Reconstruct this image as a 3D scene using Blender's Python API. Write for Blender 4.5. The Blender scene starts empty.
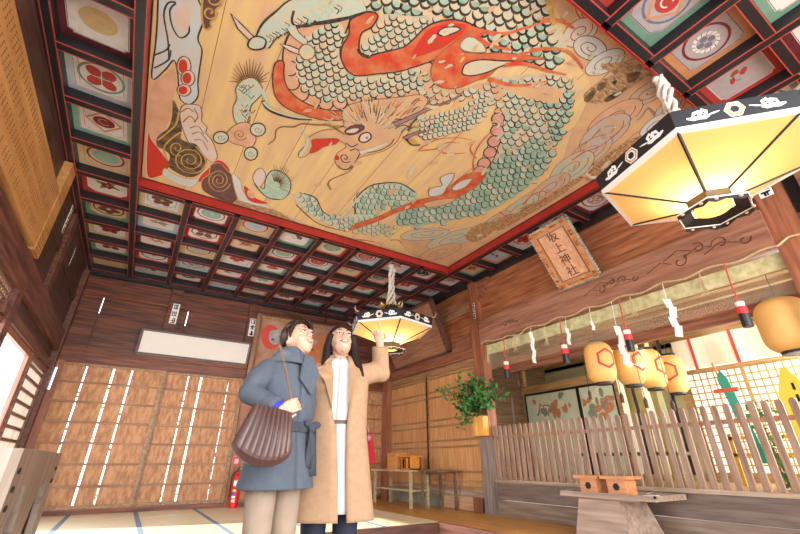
import bpy, bmesh, math, random
from mathutils import Vector, Matrix, Euler
C = bpy.context.scene
col = C.collection
R = math.radians
PI = math.pi
rnd = random.Random(7)

# ------------------------------------------------------------------ camera
CAMZ = 0.72
YAW, PIT = R(31.99), R(26.01)
FPX = 399.3
cd = bpy.data.cameras.new('camera')
cd.sensor_width = 36.0
cd.lens = 36.0 * FPX / 800.0
cd.clip_start = 0.05
cam = bpy.data.objects.new('camera', cd)
col.objects.link(cam)
cam.location = (0, 0, CAMZ)
cam.rotation_euler = Euler((R(90) + PIT, 0, -YAW), 'XYZ')
C.camera = cam
CR = Euler((R(90) + PIT, 0, -YAW), 'XYZ').to_matrix()

def at(px, py, axis, v):
    """the point on the plane axis=v that is seen at a place in the photograph"""
    d = CR @ Vector(((px - 400) / FPX, -(py - 267) / FPX, -1.0))
    o = Vector((0, 0, CAMZ))
    return o + d * ((v - o[axis]) / d[axis])

# ------------------------------------------------------------------ light
w = bpy.data.worlds.new('daylight')
C.world = w
w.use_nodes = True
wn = w.node_tree.nodes
bg = wn['Background']
bg.inputs['Color'].default_value = (0.86, 0.93, 1.0, 1)
bg.inputs['Strength'].default_value = 3.2

def area(name, loc, target, sx, sy, power, color):
    l = bpy.data.lights.new(name, 'AREA')
    l.shape = 'RECTANGLE'; l.size = sx; l.size_y = sy
    l.energy = power; l.color = color
    o = bpy.data.objects.new(name, l)
    col.objects.link(o)
    o.location = loc
    o.rotation_euler = (Vector(target) - Vector(loc)).to_track_quat('-Z', 'Y').to_euler()
    return o
area('front_opening_daylight', (1.8, -3.4, 1.5), (2.4, 4.0, 2.6), 6.0, 2.6, 300, (1.0, 0.975, 0.95))
area('left_opening_daylight', (-1.9, 4.6, 1.1), (2.4, 4.6, 0.9), 5.0, 1.9, 130, (0.9, 0.95, 1.0))
area('altar_window_daylight', (7.9, 1.6, 1.5), (5.2, 4.4, 1.4), 3.2, 1.5, 150, (1.0, 0.97, 0.9))
area('altar_fill_light', (6.1, 3.6, 2.85), (7.0, 5.4, 1.2), 0.4, 2.4, 40, (1.0, 0.97, 0.88))  # added fill to brighten the dim screens, has no fixture of its own
sl = bpy.data.lights.new('sun', 'SUN')
sl.energy = 11.0; sl.angle = R(1.0); sl.color = (1.0, 0.94, 0.84)
so = bpy.data.objects.new('sun', sl); col.objects.link(so)
so.rotation_euler = Vector((1.0, -0.25, -0.42)).to_track_quat('-Z', 'Y').to_euler()
so.location = (-6, 6, 6)

C.view_settings.view_transform = 'Standard'
C.view_settings.look = 'None'
C.view_settings.gamma = 1.0
C.view_settings.use_curve_mapping = False
C.view_settings.exposure = 0.35

# ------------------------------------------------------------------ materials
def s2l(c):
    return tuple(((x / 12.92) if x <= 0.04045 else ((x + 0.055) / 1.055) ** 2.4) for x in c)
def hx(h):
    return s2l(tuple(int(h[i:i + 2], 16) / 255 for i in (0, 2, 4)))
MATS = {}
def mat(name, h, rough=0.6, noise=0.0, nscale=8.0, metal=0.0, emit=None, estr=0.0, h2=None, trans=0.0, alpha=1.0, bump=0.0, sx=(1, 1, 1), spec=0.5):
    if name in MATS: return MATS[name]
    m = bpy.data.materials.new(name); m.use_nodes = True
    nt = m.node_tree; b = nt.nodes['Principled BSDF']
    c = hx(h)
    b.inputs['Base Color'].default_value = (*c, 1)
    b.inputs['Roughness'].default_value = rough
    b.inputs['Metallic'].default_value = metal
    b.inputs['Specular IOR Level'].default_value = spec
    b.inputs['Transmission Weight'].default_value = trans
    b.inputs['Alpha'].default_value = alpha
    if noise or h2:
        tc = nt.nodes.new('ShaderNodeTexCoord'); mp = nt.nodes.new('ShaderNodeMapping')
        mp.inputs['Scale'].default_value = sx
        n = nt.nodes.new('ShaderNodeTexNoise'); n.inputs['Scale'].default_value = nscale
        n.inputs['Detail'].default_value = 6
        r = nt.nodes.new('ShaderNodeValToRGB')
        c2 = hx(h2) if h2 else tuple(x * (1 - noise) for x in c)
        r.color_ramp.elements[0].position = 0.35; r.color_ramp.elements[1].position = 0.65
        r.color_ramp.elements[0].color = (*c2, 1); r.color_ramp.elements[1].color = (*c, 1)
        nt.links.new(tc.outputs['Object'], mp.inputs['Vector']); nt.links.new(mp.outputs['Vector'], n.inputs['Vector'])
        nt.links.new(n.outputs['Fac'], r.inputs['Fac']); nt.links.new(r.outputs['Color'], b.inputs['Base Color'])
        if bump:
            bp = nt.nodes.new('ShaderNodeBump'); bp.inputs['Strength'].default_value = bump; bp.inputs['Distance'].default_value = 0.01
            nt.links.new(n.outputs['Fac'], bp.inputs['Height']); nt.links.new(bp.outputs['Normal'], b.inputs['Normal'])
    if emit:
        b.inputs['Emission Color'].default_value = (*hx(emit), 1)
        b.inputs['Emission Strength'].default_value = estr
    MATS[name] = m
    return m
def wood(name, h1, h2, axis='z', rough=0.45, g=1.0, bump=0.25):
    sc = {'x': (1.2, 16, 16), 'y': (16, 1.2, 16), 'z': (16, 16, 1.2)}[axis]
    return mat(name, h1, rough, 0.3, 1.6 * g, h2=h2, sx=sc, bump=bump)

black = mat('black lacquer', '1d1c20', 0.4)
redl = mat('red lacquer edge', 'a8433a', 0.4)
redf = mat('red lacquer frame', 'a5281e', 0.4, 0.25, 5)
wd_beam = wood('brown beam wood', 'a0684c', '73452f', 'y')
wd_beamx = wood('brown beam wood along the back wall', '8a4a2c', '54291a', 'x')
wd_dark = wood('dark upper wall wood', '7c452c', '452216', 'x')
wd_plank = wood('reddish wall planks', 'b8764e', '85492e', 'y')
wd_light = wood('lighter worn beam', 'b08365', '8a5f48', 'y')
wd_carved = wood('carved lintel wood', 'a8765e', '845644', 'y')
wd_leftw = wood('left wall beam wood', '7d4c3c', '4a2a22', 'y')
wd_shut = mat('shutter boards', 'c89266', 0.6, 0.3, 2.4, h2='a06c46', sx=(9, 9, 3.2), bump=0.2)
wd_shutr = wood('orange shutter boards', 'd09a66', 'b87e4c', 'z', bump=.08)
wd_bat = wood('batten wood', 'a87850', '7c5436', 'x')
wd_batr = wood('shutter batten wood', 'a9835c', '83603f', 'y')
wd_post = wood('post wood', 'a8694a', '804a32', 'z')
wd_grey = wood('weathered grey board', '9a8676', '74604f', 'y')
wd_pick = wood('picket wood', 'a0806a', '7c5c46', 'z')
wd_hinoki = wood('pale cypress', 'e0a868', 'c68a4a', 'y', g=0.7)
wd_greybox = wood('weathered box wood', 'b39a88', '8c7464', 'y', g=0.8)
wd_floor = wood('polished orange floor board', 'd7a052', 'b87f38', 'y', 0.35, bump=0.05)
stone = mat('sunken floor', 'b5a29a', 0.5, 0.2, 3, h2='96807a')
tatami = mat('tatami straw', 'efe4c6', 0.45, 0.1, 60, h2='e0cda0', sx=(1, 8, 1))
tatedge = mat('tatami border cloth', '7f94a6', 0.8, 0.2, 40)
paper = mat('white paper', 'f2f0ea', 0.8)
ink = mat('black ink', '1a1614', 0.7)
ground = mat('pale gravel outside', 'cfc8bc', 0.9, 0.2, 5)

# ------------------------------------------------------------------ mesh builder
class MB:
    def __init__(s): s.v = []; s.f = []; s.m = []
    def add(s, vs, fs, m=0):
        b = len(s.v); s.v += [tuple(v) for v in vs]
        for f in fs:
            if len(f) > 2: s.f.append(tuple(b + i for i in f)); s.m.append(m)
        return s
    def box(s, a, b, m=0, M=None):
        x0, y0, z0 = [min(p, q) for p, q in zip(a, b)]; x1, y1, z1 = [max(p, q) for p, q in zip(a, b)]
        vs = [Vector(p) for p in ((x0, y0, z0), (x1, y0, z0), (x1, y1, z0), (x0, y1, z0), (x0, y0, z1), (x1, y0, z1), (x1, y1, z1), (x0, y1, z1))]
        if M: vs = [M @ v for v in vs]
        return s.add(vs, [(0, 3, 2, 1), (4, 5, 6, 7), (0, 1, 5, 4), (1, 2, 6, 5), (2, 3, 7, 6), (3, 0, 4, 7)], m)
    def tube(s, pts, rad, n=8, m=0, cap=True, sq=1.0, up=None):
        pts = [Vector(p) for p in pts]
        if not isinstance(rad, (list, tuple)): rad = [rad] * len(pts)
        rings = []; pu = None
        for i, p in enumerate(pts):
            d = (pts[min(i + 1, len(pts) - 1)] - pts[max(i - 1, 0)]).normalized()
            ref = Vector(up) if up else (pu if pu else (Vector((0, 0, 1)) if abs(d.z) < 0.9 else Vector((1, 0, 0))))
            u = (ref - d * ref.dot(d)).normalized(); pu = u; v = d.cross(u)
            rings.append([p + (u * math.cos(2 * PI * k / n) * sq + v * math.sin(2 * PI * k / n)) * rad[i] for k in range(n)])
        vs = [q for r in rings for q in r]; fs = []
        for i in range(len(pts) - 1):
            for k in range(n):
                a = i * n + k; b = i * n + (k + 1) % n
                fs.append((a, b, b + n, a + n))
        if cap:
            fs.append(tuple(range(n))[::-1]); fs.append(tuple((len(pts) - 1) * n + k for k in range(n)))
        return s.add(vs, fs, m)
    def loft(s, rings, m=0, closed=True, cap=True):
        n = len(rings[0]); vs = [q for r in rings for q in r]; fs = []
        for i in range(len(rings) - 1):
            for k in range(n if closed else n - 1):
                a = i * n + k; b = i * n + (k + 1) % n
                fs.append((a, b, b + n, a + n))
        if cap and closed:
            fs.append(tuple(range(n))[::-1]); fs.append(tuple((len(rings) - 1) * n + k for k in range(n)))
        return s.add(vs, fs, m)
    def lathe(s, prof, c=(0, 0, 0), n=20, m=0, ph=0.0):
        rings = [[(c[0] + r * math.cos(ph + 2 * PI * k / n), c[1] + r * math.sin(ph + 2 * PI * k / n), c[2] + z) for k in range(n)] for r, z in prof]
        return s.loft(rings, m)
    def ell(s, c, r, M=None, nu=16, nv=10, m=0):
        vs = []; fs = []
        for j in range(nv + 1):
            t = PI * j / nv
            for k in range(nu):
                a = 2 * PI * k / nu
                p = Vector((c[0] + r[0] * math.sin(t) * math.cos(a), c[1] + r[1] * math.sin(t) * math.sin(a), c[2] - r[2] * math.cos(t)))
                vs.append(M @ p if M else p)
        for j in range(nv):
            for k in range(nu):
                fs.append((j * nu + k, j * nu + (k + 1) % nu, (j + 1) * nu + (k + 1) % nu, (j + 1) * nu + k))
        return s.add(vs, fs, m)
    def prism(s, pts, off, m=0):
        """extrude a polygon (3D points) by a vector"""
        n = len(pts); off = Vector(off)
        vs = [Vector(p) for p in pts] + [Vector(p) + off for p in pts]
        fs = [tuple(range(n))[::-1], tuple(range(n, 2 * n))] + [(k, (k + 1) % n, (k + 1) % n + n, k + n) for k in range(n)]
        return s.add(vs, fs, m)
    def build(s, name, mats, parent=None, local=False, origin=None, smooth=False, kind=None, fix=True):
        if not isinstance(mats, (list, tuple)): mats = [mats]
        me = bpy.data.meshes.new(name)
        o = bpy.data.objects.new(name, me); col.objects.link(o)
        off = Vector((0, 0, 0))
        if parent is not None:
            o.parent = parent
            if not local:
                q = parent
                while q is not None: off += q.location; q = q.parent
        elif kind != 'structure' and not local:
            xs = [v[0] for v in s.v]; ys = [v[1] for v in s.v]; zs = [v[2] for v in s.v]
            off = Vector(origin) if origin else Vector(((min(xs) + max(xs)) / 2, (min(ys) + max(ys)) / 2, min(zs)))
            o.location = off
        me.from_pydata([tuple(Vector(v) - off) for v in s.v], [], s.f)
        for mm in mats: me.materials.append(mm)
        me.polygons.foreach_set('material_index', s.m)
        if fix:
            bm = bmesh.new(); bm.from_mesh(me)
            bmesh.ops.recalc_face_normals(bm, faces=bm.faces); bm.to_mesh(me); bm.free()
        if smooth:
            me.polygons.foreach_set('use_smooth', [True] * len(me.polygons))
        me.update()
        if kind: o['kind'] = kind
        return o
def thing(name, label, cat, loc=(0, 0, 0), rotz=0.0, group=None):
    o = bpy.data.objects.new(name, None); col.objects.link(o); o.empty_display_size = 0.1
    o.location = loc; o.rotation_euler = (0, 0, rotz)
    o['label'] = label; o['category'] = cat
    if group: o['group'] = group
    return o
def tag(o, label, cat, group=None):
    o['label'] = label; o['category'] = cat
    if group: o['group'] = group
    return o
def dup(root, loc, label, rotz=None):
    r = root.copy(); col.objects.link(r); r.location = loc
    if rotz is not None: r.rotation_euler = (0, 0, rotz)
    r['label'] = label
    for ch in list(root.children):
        c = ch.copy(); col.objects.link(c); c.parent = r
        for g in list(ch.children):
            d = g.copy(); col.objects.link(d); d.parent = c
    return r
def bake(mb, voxel=None, smooth=0, subsurf=0, solid=0.0):
    """evaluate modifiers of a temporary object and return a new builder with the result"""
    me = bpy.data.meshes.new('tmp'); me.from_pydata([tuple(v) for v in mb.v], [], mb.f); me.update()
    o = bpy.data.objects.new('tmp', me); col.objects.link(o)
    bm = bmesh.new(); bm.from_mesh(me); bmesh.ops.recalc_face_normals(bm, faces=bm.faces); bm.to_mesh(me); bm.free()
    if solid:
        md = o.modifiers.new('s', 'SOLIDIFY'); md.thickness = solid; md.offset = 0
    if voxel:
        md = o.modifiers.new('r', 'REMESH'); md.mode = 'VOXEL'; md.voxel_size = voxel
    if subsurf:
        md = o.modifiers.new('u', 'SUBSURF'); md.levels = subsurf; md.render_levels = subsurf
    if smooth:
        md = o.modifiers.new('m', 'SMOOTH'); md.iterations = smooth; md.factor = 0.5
    dg = bpy.context.evaluated_depsgraph_get(); dg.update()
    e = o.evaluated_get(dg).to_mesh()
    r = MB(); r.v = [tuple(v.co) for v in e.vertices]; r.f = [tuple(p.vertices) for p in e.polygons]; r.m = [0] * len(r.f)
    bpy.data.objects.remove(o); bpy.data.meshes.remove(me)
    return r

# ------------------------------------------------------------------ structure
XL, XR, YB, ZC = -1.35, 5.0, 8.6, 3.85
PX0, PY0, PIT_X, PIT_Y = -0.689, 5.29, 0.632, 0.638
def lx(k): return PX0 + PIT_X * k
def ly(j): return PY0 + PIT_Y * j
PXA, PXB, PYA, PYB = -0.645, 4.30, 0.885, 5.20       # painting recess
PZ = ZC + 0.13

def shut_panel(mb, u0, u1, z0, z1, plane, axis, gaps, bw=0.14, d=0.02, m=0):
    """vertical boards between u0 and u1 with open slits at the given positions"""
    cuts = [u0]
    n = max(1, round((u1 - u0) / bw))
    edges = [u0 + (u1 - u0) * i / n for i in range(n + 1)]
    edges = [e for e in edges[1:-1] if all(abs(e - g[0]) > bw * 0.5 for g in gaps)]
    ev = sorted([(e, -0.002) for e in edges] + [(g[0], g[1]) for g in gaps])
    a = u0
    for e, gw in ev + [(u1, 0)]:
        b = e - gw / 2
        dd = rnd.uniform(0, 0.004)
        if axis == 1: mb.box((a, plane + dd, z0), (b, plane + d + dd, z1), m)
        else: mb.box((plane - dd, a, z0), (plane + d - dd, b, z1), m)
        a = e + gw / 2

# floor: tatami platform at the back, sunken floor in front, orange strip along the altar
b = MB()
b.box((XL - 0.6, -4, -0.2), (3.72, 4.98, -0.12))
b.build('floor', stone, kind='structure')
b = MB()
b.box((XL - 0.1, 5.06, -0.2), (3.8, 8.7, -0.002), 0)
b.box((XL - 0.1, 4.98, -0.2), (3.80, 5.06, -0.004), 1)
for i in range(6):
    xa = -1.36 + i * .86
    for ya, yb_ in (((5.07, 6.82), (6.84, 8.57)) if i % 2 else ((5.07, 5.94), (5.96, 7.68), (7.70, 8.57))):
        b.box((xa + .005, ya, -.01), (min(xa + .855, 3.80), yb_, 0.0), 2)
    if xa > -1.3: b.box((xa - .03, 5.07, -.01), (xa + .03, 8.57, .0015), 3)
b.build('floor', [wd_greybox, wood('dark step edge', '6e4538', '4a2c24', 'x'), tatami, tatedge], kind='structure')
b = MB()
for i in range(5):
    b.box((3.80 + i * 0.25 + 0.001, 0.0 if i else 0.0, -0.2), (3.80 + (i + 1) * 0.25 - 0.001, 8.7, 0.0), 0)
b.box((3.72, -4, -0.2), (3.80, 5.06, 0.004), 1)
b.box((3.80, -4, -0.2), (5.2, 0.0, 0.0), 0)
b.build('floor', [wd_floor, wood('reddish floor edge', 'b4806e', '8f5f50', 'y')], kind='structure')
b = MB(); b.box((-30, -20, -0.75), (30, 30, -0.7)); b.build('ground', ground, kind='structure')

# ceiling slab + black border + lattice
b = MB()
b.box((XL - 0.1, -3.2, ZC + 0.2), (XR + 0.1, YB + 0.2, ZC + 0.3), 0)
hw = 0.043
def bar(x0, y0, x1, y1):
    b.box((x0, y0, ZC), (x1, y1, ZC + 0.19), 0)
def lined(x0, y0, x1, y1, along):
    """bar with thin red edges"""
    bar(x0, y0, x1, y1)
    e = 0.008
    if along == 'y':
        b.box((x0 - 0.001, y0, ZC - 0.0015), (x0 + e, y1, ZC + 0.006), 1); b.box((x1 - e, y0, ZC - 0.0015), (x1 + 0.001, y1, ZC + 0.006), 1)
    else:
        b.box((x0, y0 - 0.001, ZC - 0.001), (x1, y0 + e, ZC + 0.006), 1); b.box((x0, y1 - e, ZC - 0.001), (x1, y1 + 0.001, ZC + 0.006), 1)
J0 = -12
for k in range(-1, 10):
    if k == -1: lined(lx(k) - 0.03, ly(J0), lx(k) + hw, ly(5), 'y')
    elif k in (0, 8): lined(lx(k) - hw, ly(J0), lx(k) + hw, ly(5), 'y')
    elif k == 9: lined(lx(k) - hw, ly(J0), lx(k) + 0.03, ly(5), 'y')
    else:
        lined(lx(k) - hw, ly(J0), lx(k) + hw, ly(-7), 'y'); lined(lx(k) - hw, ly(0), lx(k) + hw, ly(5), 'y')
for j in range(J0, 6):
    if -7 < j < 0:
        segs = [(-1, 0), (8, 9)]
    else: segs = [(k, k + 1) for k in range(-1, 9)]
    for a, c in segs:
        lined(lx(a) + hw, ly(j) - hw, lx(c) - hw, ly(j) + hw, 'x')
# black border boards to the walls
b.box((XL - 0.05, -3.2, ZC), (lx(-1) - 0.03, YB, ZC + 0.2), 0)
b.box((lx(9) + 0.03, -3.2, ZC), (XR + 0.05, YB, ZC + 0.2), 0)
b.box((XL, ly(5) + hw, ZC - 0.06), (XR, YB, ZC + 0.2), 0)
b.box((XR - 0.12, 5.4, ZC - 0.05), (XR, YB, ZC + 0.2), 0)
b.box((XR - 0.10, 0.0, ZC - 0.04), (XR, 5.2, ZC), 0)
# red inner faces of the painting recess
b.box((PXA - 0.012, PYA, ZC + 0.004), (PXA, PYB, PZ + 0.02), 2)
b.box((PXB, PYA, ZC + 0.004), (PXB + 0.012, PYB, PZ + 0.02), 2)
b.box((PXA, PYB, ZC + 0.004), (PXB, PYB + 0.012, PZ + 0.02), 2)
b.box((PXA, PYA - 0.012, ZC + 0.004), (PXB, PYA, PZ + 0.02), 2)
b.box((PXA, PYA, PZ - 0.012), (PXA + 0.012, PYB, PZ), 0); b.box((PXB - 0.012, PYA, PZ - 0.012), (PXB, PYB, PZ), 0)
b.box((PXA, PYB - 0.012, PZ - 0.012), (PXB, PYB, PZ), 0)
b.box((PXB + 0.01, PYA, ZC - 0.001), (lx(8) - hw - 0.0, PYB, ZC + 0.01), 0)
b.build('ceiling', [black, redl, redf], kind='structure')

# ------------------------------------------------------------------ right wall
b = MB()
# planks above the carved beam
zz = [3.03, 3.20, 3.42, 3.62, 3.86]
for i in range(4):
    b.box((XR + 0.005 * (i % 2), 0.95, zz[i] + 0.003), (XR + 0.05, 5.2, zz[i + 1] - 0.003), 0)
for i, (z0, z1, mm, dx) in enumerate(((2.64, 2.9, 1, 0.0), (2.9, 3.12, 0, 0.0), (3.12, 3.30, 0, 0.01), (3.30, 3.48, 2, -0.05), (3.48, 3.86, 0, 0))):
    b.box((XR + dx, 5.4, z0 + 0.002), (XR + 0.06, YB, z1 - 0.002), mm)
b.box((XR - 0.04, 5.4, 2.44), (XR + 0.08, YB, 2.64), 1)          # lintel over the shutters
b.box((XR + 0.02, 5.38, 2.36), (XR + 0.1, YB, 2.44), 3)
# sill and low boards under the shutters
b.box((XR - 0.03, 5.4, 0.20), (XR + 0.06, YB, 0.30), 4)
b.box((XR + 0.0, 5.4, 0.0), (XR + 0.06, YB, 0.20), 5)
b.box((XR - 0.1, -1.5, 2.0), (XR + 0.1, 0.60, 3.86), 1)
b.box((XR + 0.02, 0.60, 2.9), (XR + 0.08, 0.72, 3.86), 6)
# planks behind the near post, low wall under the fence
b.box((XR - 0.02, 0.72, 0.0), (XR + 0.02, 5.16, 0.20), 9)
b.box((XR - 0.02, 0.72, 0.205), (XR + 0.02, 5.16, 0.44), 7)
b.box((XR - 0.05, 0.72, 0.435), (XR + 0.06, 5.16, 0.475), 8)
b.box((XR - 0.02, -3.0, 0.0), (XR + 0.02, 0.72, 0.44), 7)
b.build('wall_right', [wd_plank, wd_beam, wd_light, wd_batr, wd_greybox, mat('greenish grey board', '8f8d78', 0.6, 0.2, 4), ink, wood('grey brown board', '7c6a60', '5e4c42', 'y'), wood('pale sill', 'b5a088', '8f7a62', 'y'), wood('lower fence board', '94806f', '74604f', 'y')], kind='structure')
# shutters of the right wall
def right_shutter(n, y0, y1):
    b = MB(); fr = 0.05
    z0, z1 = 0.30, 2.36
    for y in (y0, y1 - fr): b.box((XR - 0.005, y, z0), (XR + 0.05, y + fr, z1), 1)
    b.box((XR - 0.005, y0 + fr, z0), (XR + 0.05, y1 - fr, z0 + 0.05), 1); b.box((XR - 0.005, y0 + fr, z1 - 0.06), (XR + 0.05, y1 - fr, z1), 1)
    shut_panel(b, y0 + fr, y1 - fr, z0, z1, XR + 0.035, 0, [], 0.10, 0.015, 0)
    for z in (0.55, 0.95, 1.06, 1.32, 1.43, 1.86, 1.97, 2.24):
        b.box((XR + 0.012, y0 + fr, z), (XR + 0.04, y1 - fr, z + 0.035), 1)
    o = b.build('door_%d' % n, [wd_shutr, wd_batr], kind='structure'); return o
right_shutter(1, 5.42, 6.98); right_shutter(2, 6.94, 8.5)

# posts
def post(name, a, c, m, label):
    b = MB(); b.box(a, c); bv = b.build(name, m, kind='structure'); return bv
post('trim_1', (XR - 0.07, 5.16, 0.0), (XR + 0.12, 5.40, ZC), wd_post, '')
b = MB(); b.box((XR - 0.075, 5.155, 0.0), (XR + 0.0, 5.405, 1.08)); b.build('trim_15', wood('grey lower post', '8f8078', '6f6058', 'z'), kind='structure')
post('trim_2', (XR - 0.05, 0.72, 0.0), (XR + 0.12, 0.95, ZC), wd_post, '')
b = MB(); b.box((XR - 0.10, 8.42, 0), (XR + 0.05, 8.62, 3.6)); b.build('trim_3', wd_post, kind='structure')
# small carved bracket at the post head
b = MB()
for i in range(6):
    t = i / 6
    b.box((XR - 0.06, 5.16 - 0.30 * (1 - t) , 3.84 - 0.42 * t - 0.07), (XR + 0.0, 5.16, 3.84 - 0.42 * t))
b.build('trim_4', wd_beam, kind='structure')

# carved beam with cloud swirls
b = MB()
bx = XR - 0.10
b.box((bx, 0.95, 2.60), (XR + 0.08, 5.16, 3.03), 0)
b.box((bx - 0.004, 0.95, 2.598), (XR + 0.08, 5.16, 2.625), 0)
def carve(cy, cz, s):
    for ph, dy, dz, r0 in ((0, 0, 0, .075), (1.2, .17, .03, .06), (2.4, .34, -.03, .07), (3.0, -.16, -.04, .05)):
        pts = [(bx - 0.002, cy + s * dy + s * r0 * (1 - t / 9) * math.cos(ph + t * .75), cz + s * dz + s * r0 * (1 - t / 9) * math.sin(ph + t * .75)) for t in range(8)]
        b.tube(pts, 0.006, 5, 1)
        b.tube([(bx - 0.002, cy + s * dy + s * r0, cz + s * dz), (bx - 0.002, cy + s * (dy + .16), cz + s * (dz + .05)), (bx - 0.002, cy + s * (dy + .30), cz + s * (dz - .01))], 0.005, 5, 1)
carve(1.35, 2.83, 1.25); carve(2.45, 2.82, 0.9); carve(4.35, 2.80, 0.5)
b.build('trim_5', [wd_carved, wood('dark carving line', '5b3226', '48261c', 'y')], kind='structure')  # swirl strokes in a darker wood tone

# ------------------------------------------------------------------ back wall
b = MB()
b.box((XL, YB, 2.22), (XR, YB + 0.1, 2.46), 0)              # lintel
b.box((XL, YB - 0.03, 2.40), (XR, YB + 0.05, 2.47), 0)
for z0, z1 in ((2.47, 2.80), (2.80, 3.12), (3.12, 3.42)):
    e = at(99, 312, 1, YB).x; e2 = at(187, 318, 1, YB).x
    for x0, x1 in ((XL, e - 0.008), (e + 0.008, e2 - 0.008), (e2 + 0.008, XR)):
        b.box((x0, YB + 0.02, z0 + 0.002), (x1, YB + 0.08, z1 - 0.002), 1)
    if z0 < 3.1:
        b.box((e - 0.02, YB + 0.05, z0), (e2 + 0.02, YB + 0.09, z1), 1)
b.box((XL, YB - 0.02, 3.42), (XR, YB + 0.08, 3.50), 0)
b.box((XL, YB + 0.02, 3.50), (XR, YB + 0.08, 3.86), 1)
b.box((XL, YB, -0.05), (XR, YB + 0.1, 0.07), 2)
b.build('wall_back', [wd_beamx, wd_dark, wd_beamx], kind='structure')
for i, (x0, x1) in enumerate(((0.06, 0.26), (1.55, 1.75), (3.30, 3.5))):
    b = MB(); b.box((x0, YB - 0.05, 2.47), (x1, YB + 0.03, 3.80)); b.build('trim_%d' % (6 + i), wd_dark, kind='structure')
for i, (x0, x1) in enumerate(((XL - .02, XL + 0.15), (1.70, 1.86), (3.42, 3.58))):
    b = MB()
    if i: b.box((x0, YB - 0.04, 0.0), (x1, YB + 0.09, 2.24))
    else:      # corner post with a short bright slot beside it
        b.box((x0, YB - .04, 0), (XL + .05, YB + .09, 2.24)); b.box((XL + .09, YB - .04, 0), (x1, YB + .09, 2.24)); b.box((XL + .05, YB - .03, 0), (XL + .09, YB + .08, 1.76)); b.box((XL + .05, YB - .03, 2.13), (XL + .09, YB + .08, 2.24))
    b.build('trim_%d' % (9 + i), wd_post, kind='structure')

def back_shutter(n, x0, x1, gaps, yy):
    b = MB(); fr = 0.06; z0, z1 = 0.07, 2.22
    for x in (x0, x1 - fr): b.box((x, yy - 0.01, z0), (x + fr, yy + 0.035, z1), 1)
    b.box((x0 + fr, yy - 0.01, z0), (x1 - fr, yy + 0.035, z0 + 0.05), 1); b.box((x0 + fr, yy - 0.01, z1 - 0.04), (x1 - fr, yy + 0.035, z1), 1)
    shut_panel(b, x0 + fr, x1 - fr, z0, z1, yy + 0.02, 1, gaps, 0.15, 0.012, 0)
    for gi, g in enumerate(gaps):      # splinters bridging the slits
        for q in range(5 if g[1] > .025 else 10 if g[1] > .014 else 22):
            zz_ = rnd.uniform(z0, z1 - .05); hh = rnd.uniform(.01, .04) if g[1] > .014 else rnd.uniform(.03, .07)
            b.box((g[0] - g[1] * .8, yy + .024, zz_), (g[0] + g[1] * (.8 if q % 2 else .1), yy + .030, zz_ + hh), 0)
    for i in range(1, 7):
        z = z0 + (z1 - z0) * i / 7
        b.box((x0 + fr, yy - .008, z - 0.017), (x1 - fr, yy + 0.018, z + 0.017), 2)
    o = b.build('door_%d' % n, [wd_shut, wd_batr, wd_bat], kind='structure'); return o
def gx(px, py, w_=0.02): return (at(px, py, 1, YB).x, w_)
back_shutter(3, XL + 0.10, 0.30, [gx(72, 411, .022), gx(92, 441, .03), gx(111, 445, .022)], YB + 0.01)
back_shutter(4, 0.27, 1.70, [gx(174, 443, .018), gx(188, 443, .03), gx(218, 443, .012)], YB + 0.045)
back_shutter(5, 1.86, 3.42, [gx(290, 440, .015), gx(268, 420, .012)], YB + 0.01)
back_shutter(6, 3.58, 4.95, [gx(368, 398, .03)], YB + 0.03)

# ------------------------------------------------------------------ left wall
b = MB()
b.box((XL - 0.1, 1.0, 2.34), (XL + 0.04, YB, 2.66), 0)        # big beam
b.box((XL - 0.1, 5.2, 2.04), (XL + 0.02, YB, 2.16), 0)
b.box((XL - 0.1, 1.0, 2.66), (XL - 0.02, YB, 3.86), 1)
b.box((XL - 0.06, 1.0, 3.2), (XL + 0.0, YB, 3.34), 1)
b.box((XL - 0.1, 5.35, 0.0), (XL + 0.03, 5.55, 2.5), 0)
b.box((XL - 0.1, 8.40, 0.0), (XL + 0.06, 8.62, 3.8), 0)
b.box((XL - 0.1, 6.3, 2.66), (XL + 0.03, 6.5, 3.8), 0)
b.box((XL - 0.1, 1.0, -0.1), (XL + 0.0, YB, 0.03), 0)
b.box((XL - 0.1, 1.0, 1.96), (XL, 5.4, 2.02), 0)
b.box((XL - 0.05, 5.5, 2.16), (XL - 0.03, 8.4, 2.34), 1)
b.build('wall_left', [wd_leftw, wood('dark left wall boards', '5a3c30', '35221c', 'y')], kind='structure')
b = MB()
shut_panel(b, 1.0, 4.0, 0.03, 1.97, XL - .06, 0, [], .15, .02, 0)  # unseen shutters added to keep direct sun off the two women
for i in range(8): b.box((XL - .04, 1.0, .03 + i * .27), (XL - .02, 4.0, .06 + i * .27), 1)
b.box((XL - .1, 3.98, 0.0), (XL + .02, 4.12, 2.4), 1)
b.build('door_8', [wd_shut, wd_batr], kind='structure')
# transom lattice
b = MB()
for i in range(40):
    y = 2.4 + i * 0.075
    b.box((XL - 0.06, y, 2.02), (XL - 0.035, y + 0.03, 2.34))
for i in range(5):
    z = 2.05 + i * 0.062
    b.box((XL - 0.045, 2.4, z), (XL - 0.025, 5.36, z + 0.026))
b.build('window_1', wood('transom lattice wood', '8a6a50', '6a4c3a', 'y'), kind='structure')
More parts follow.
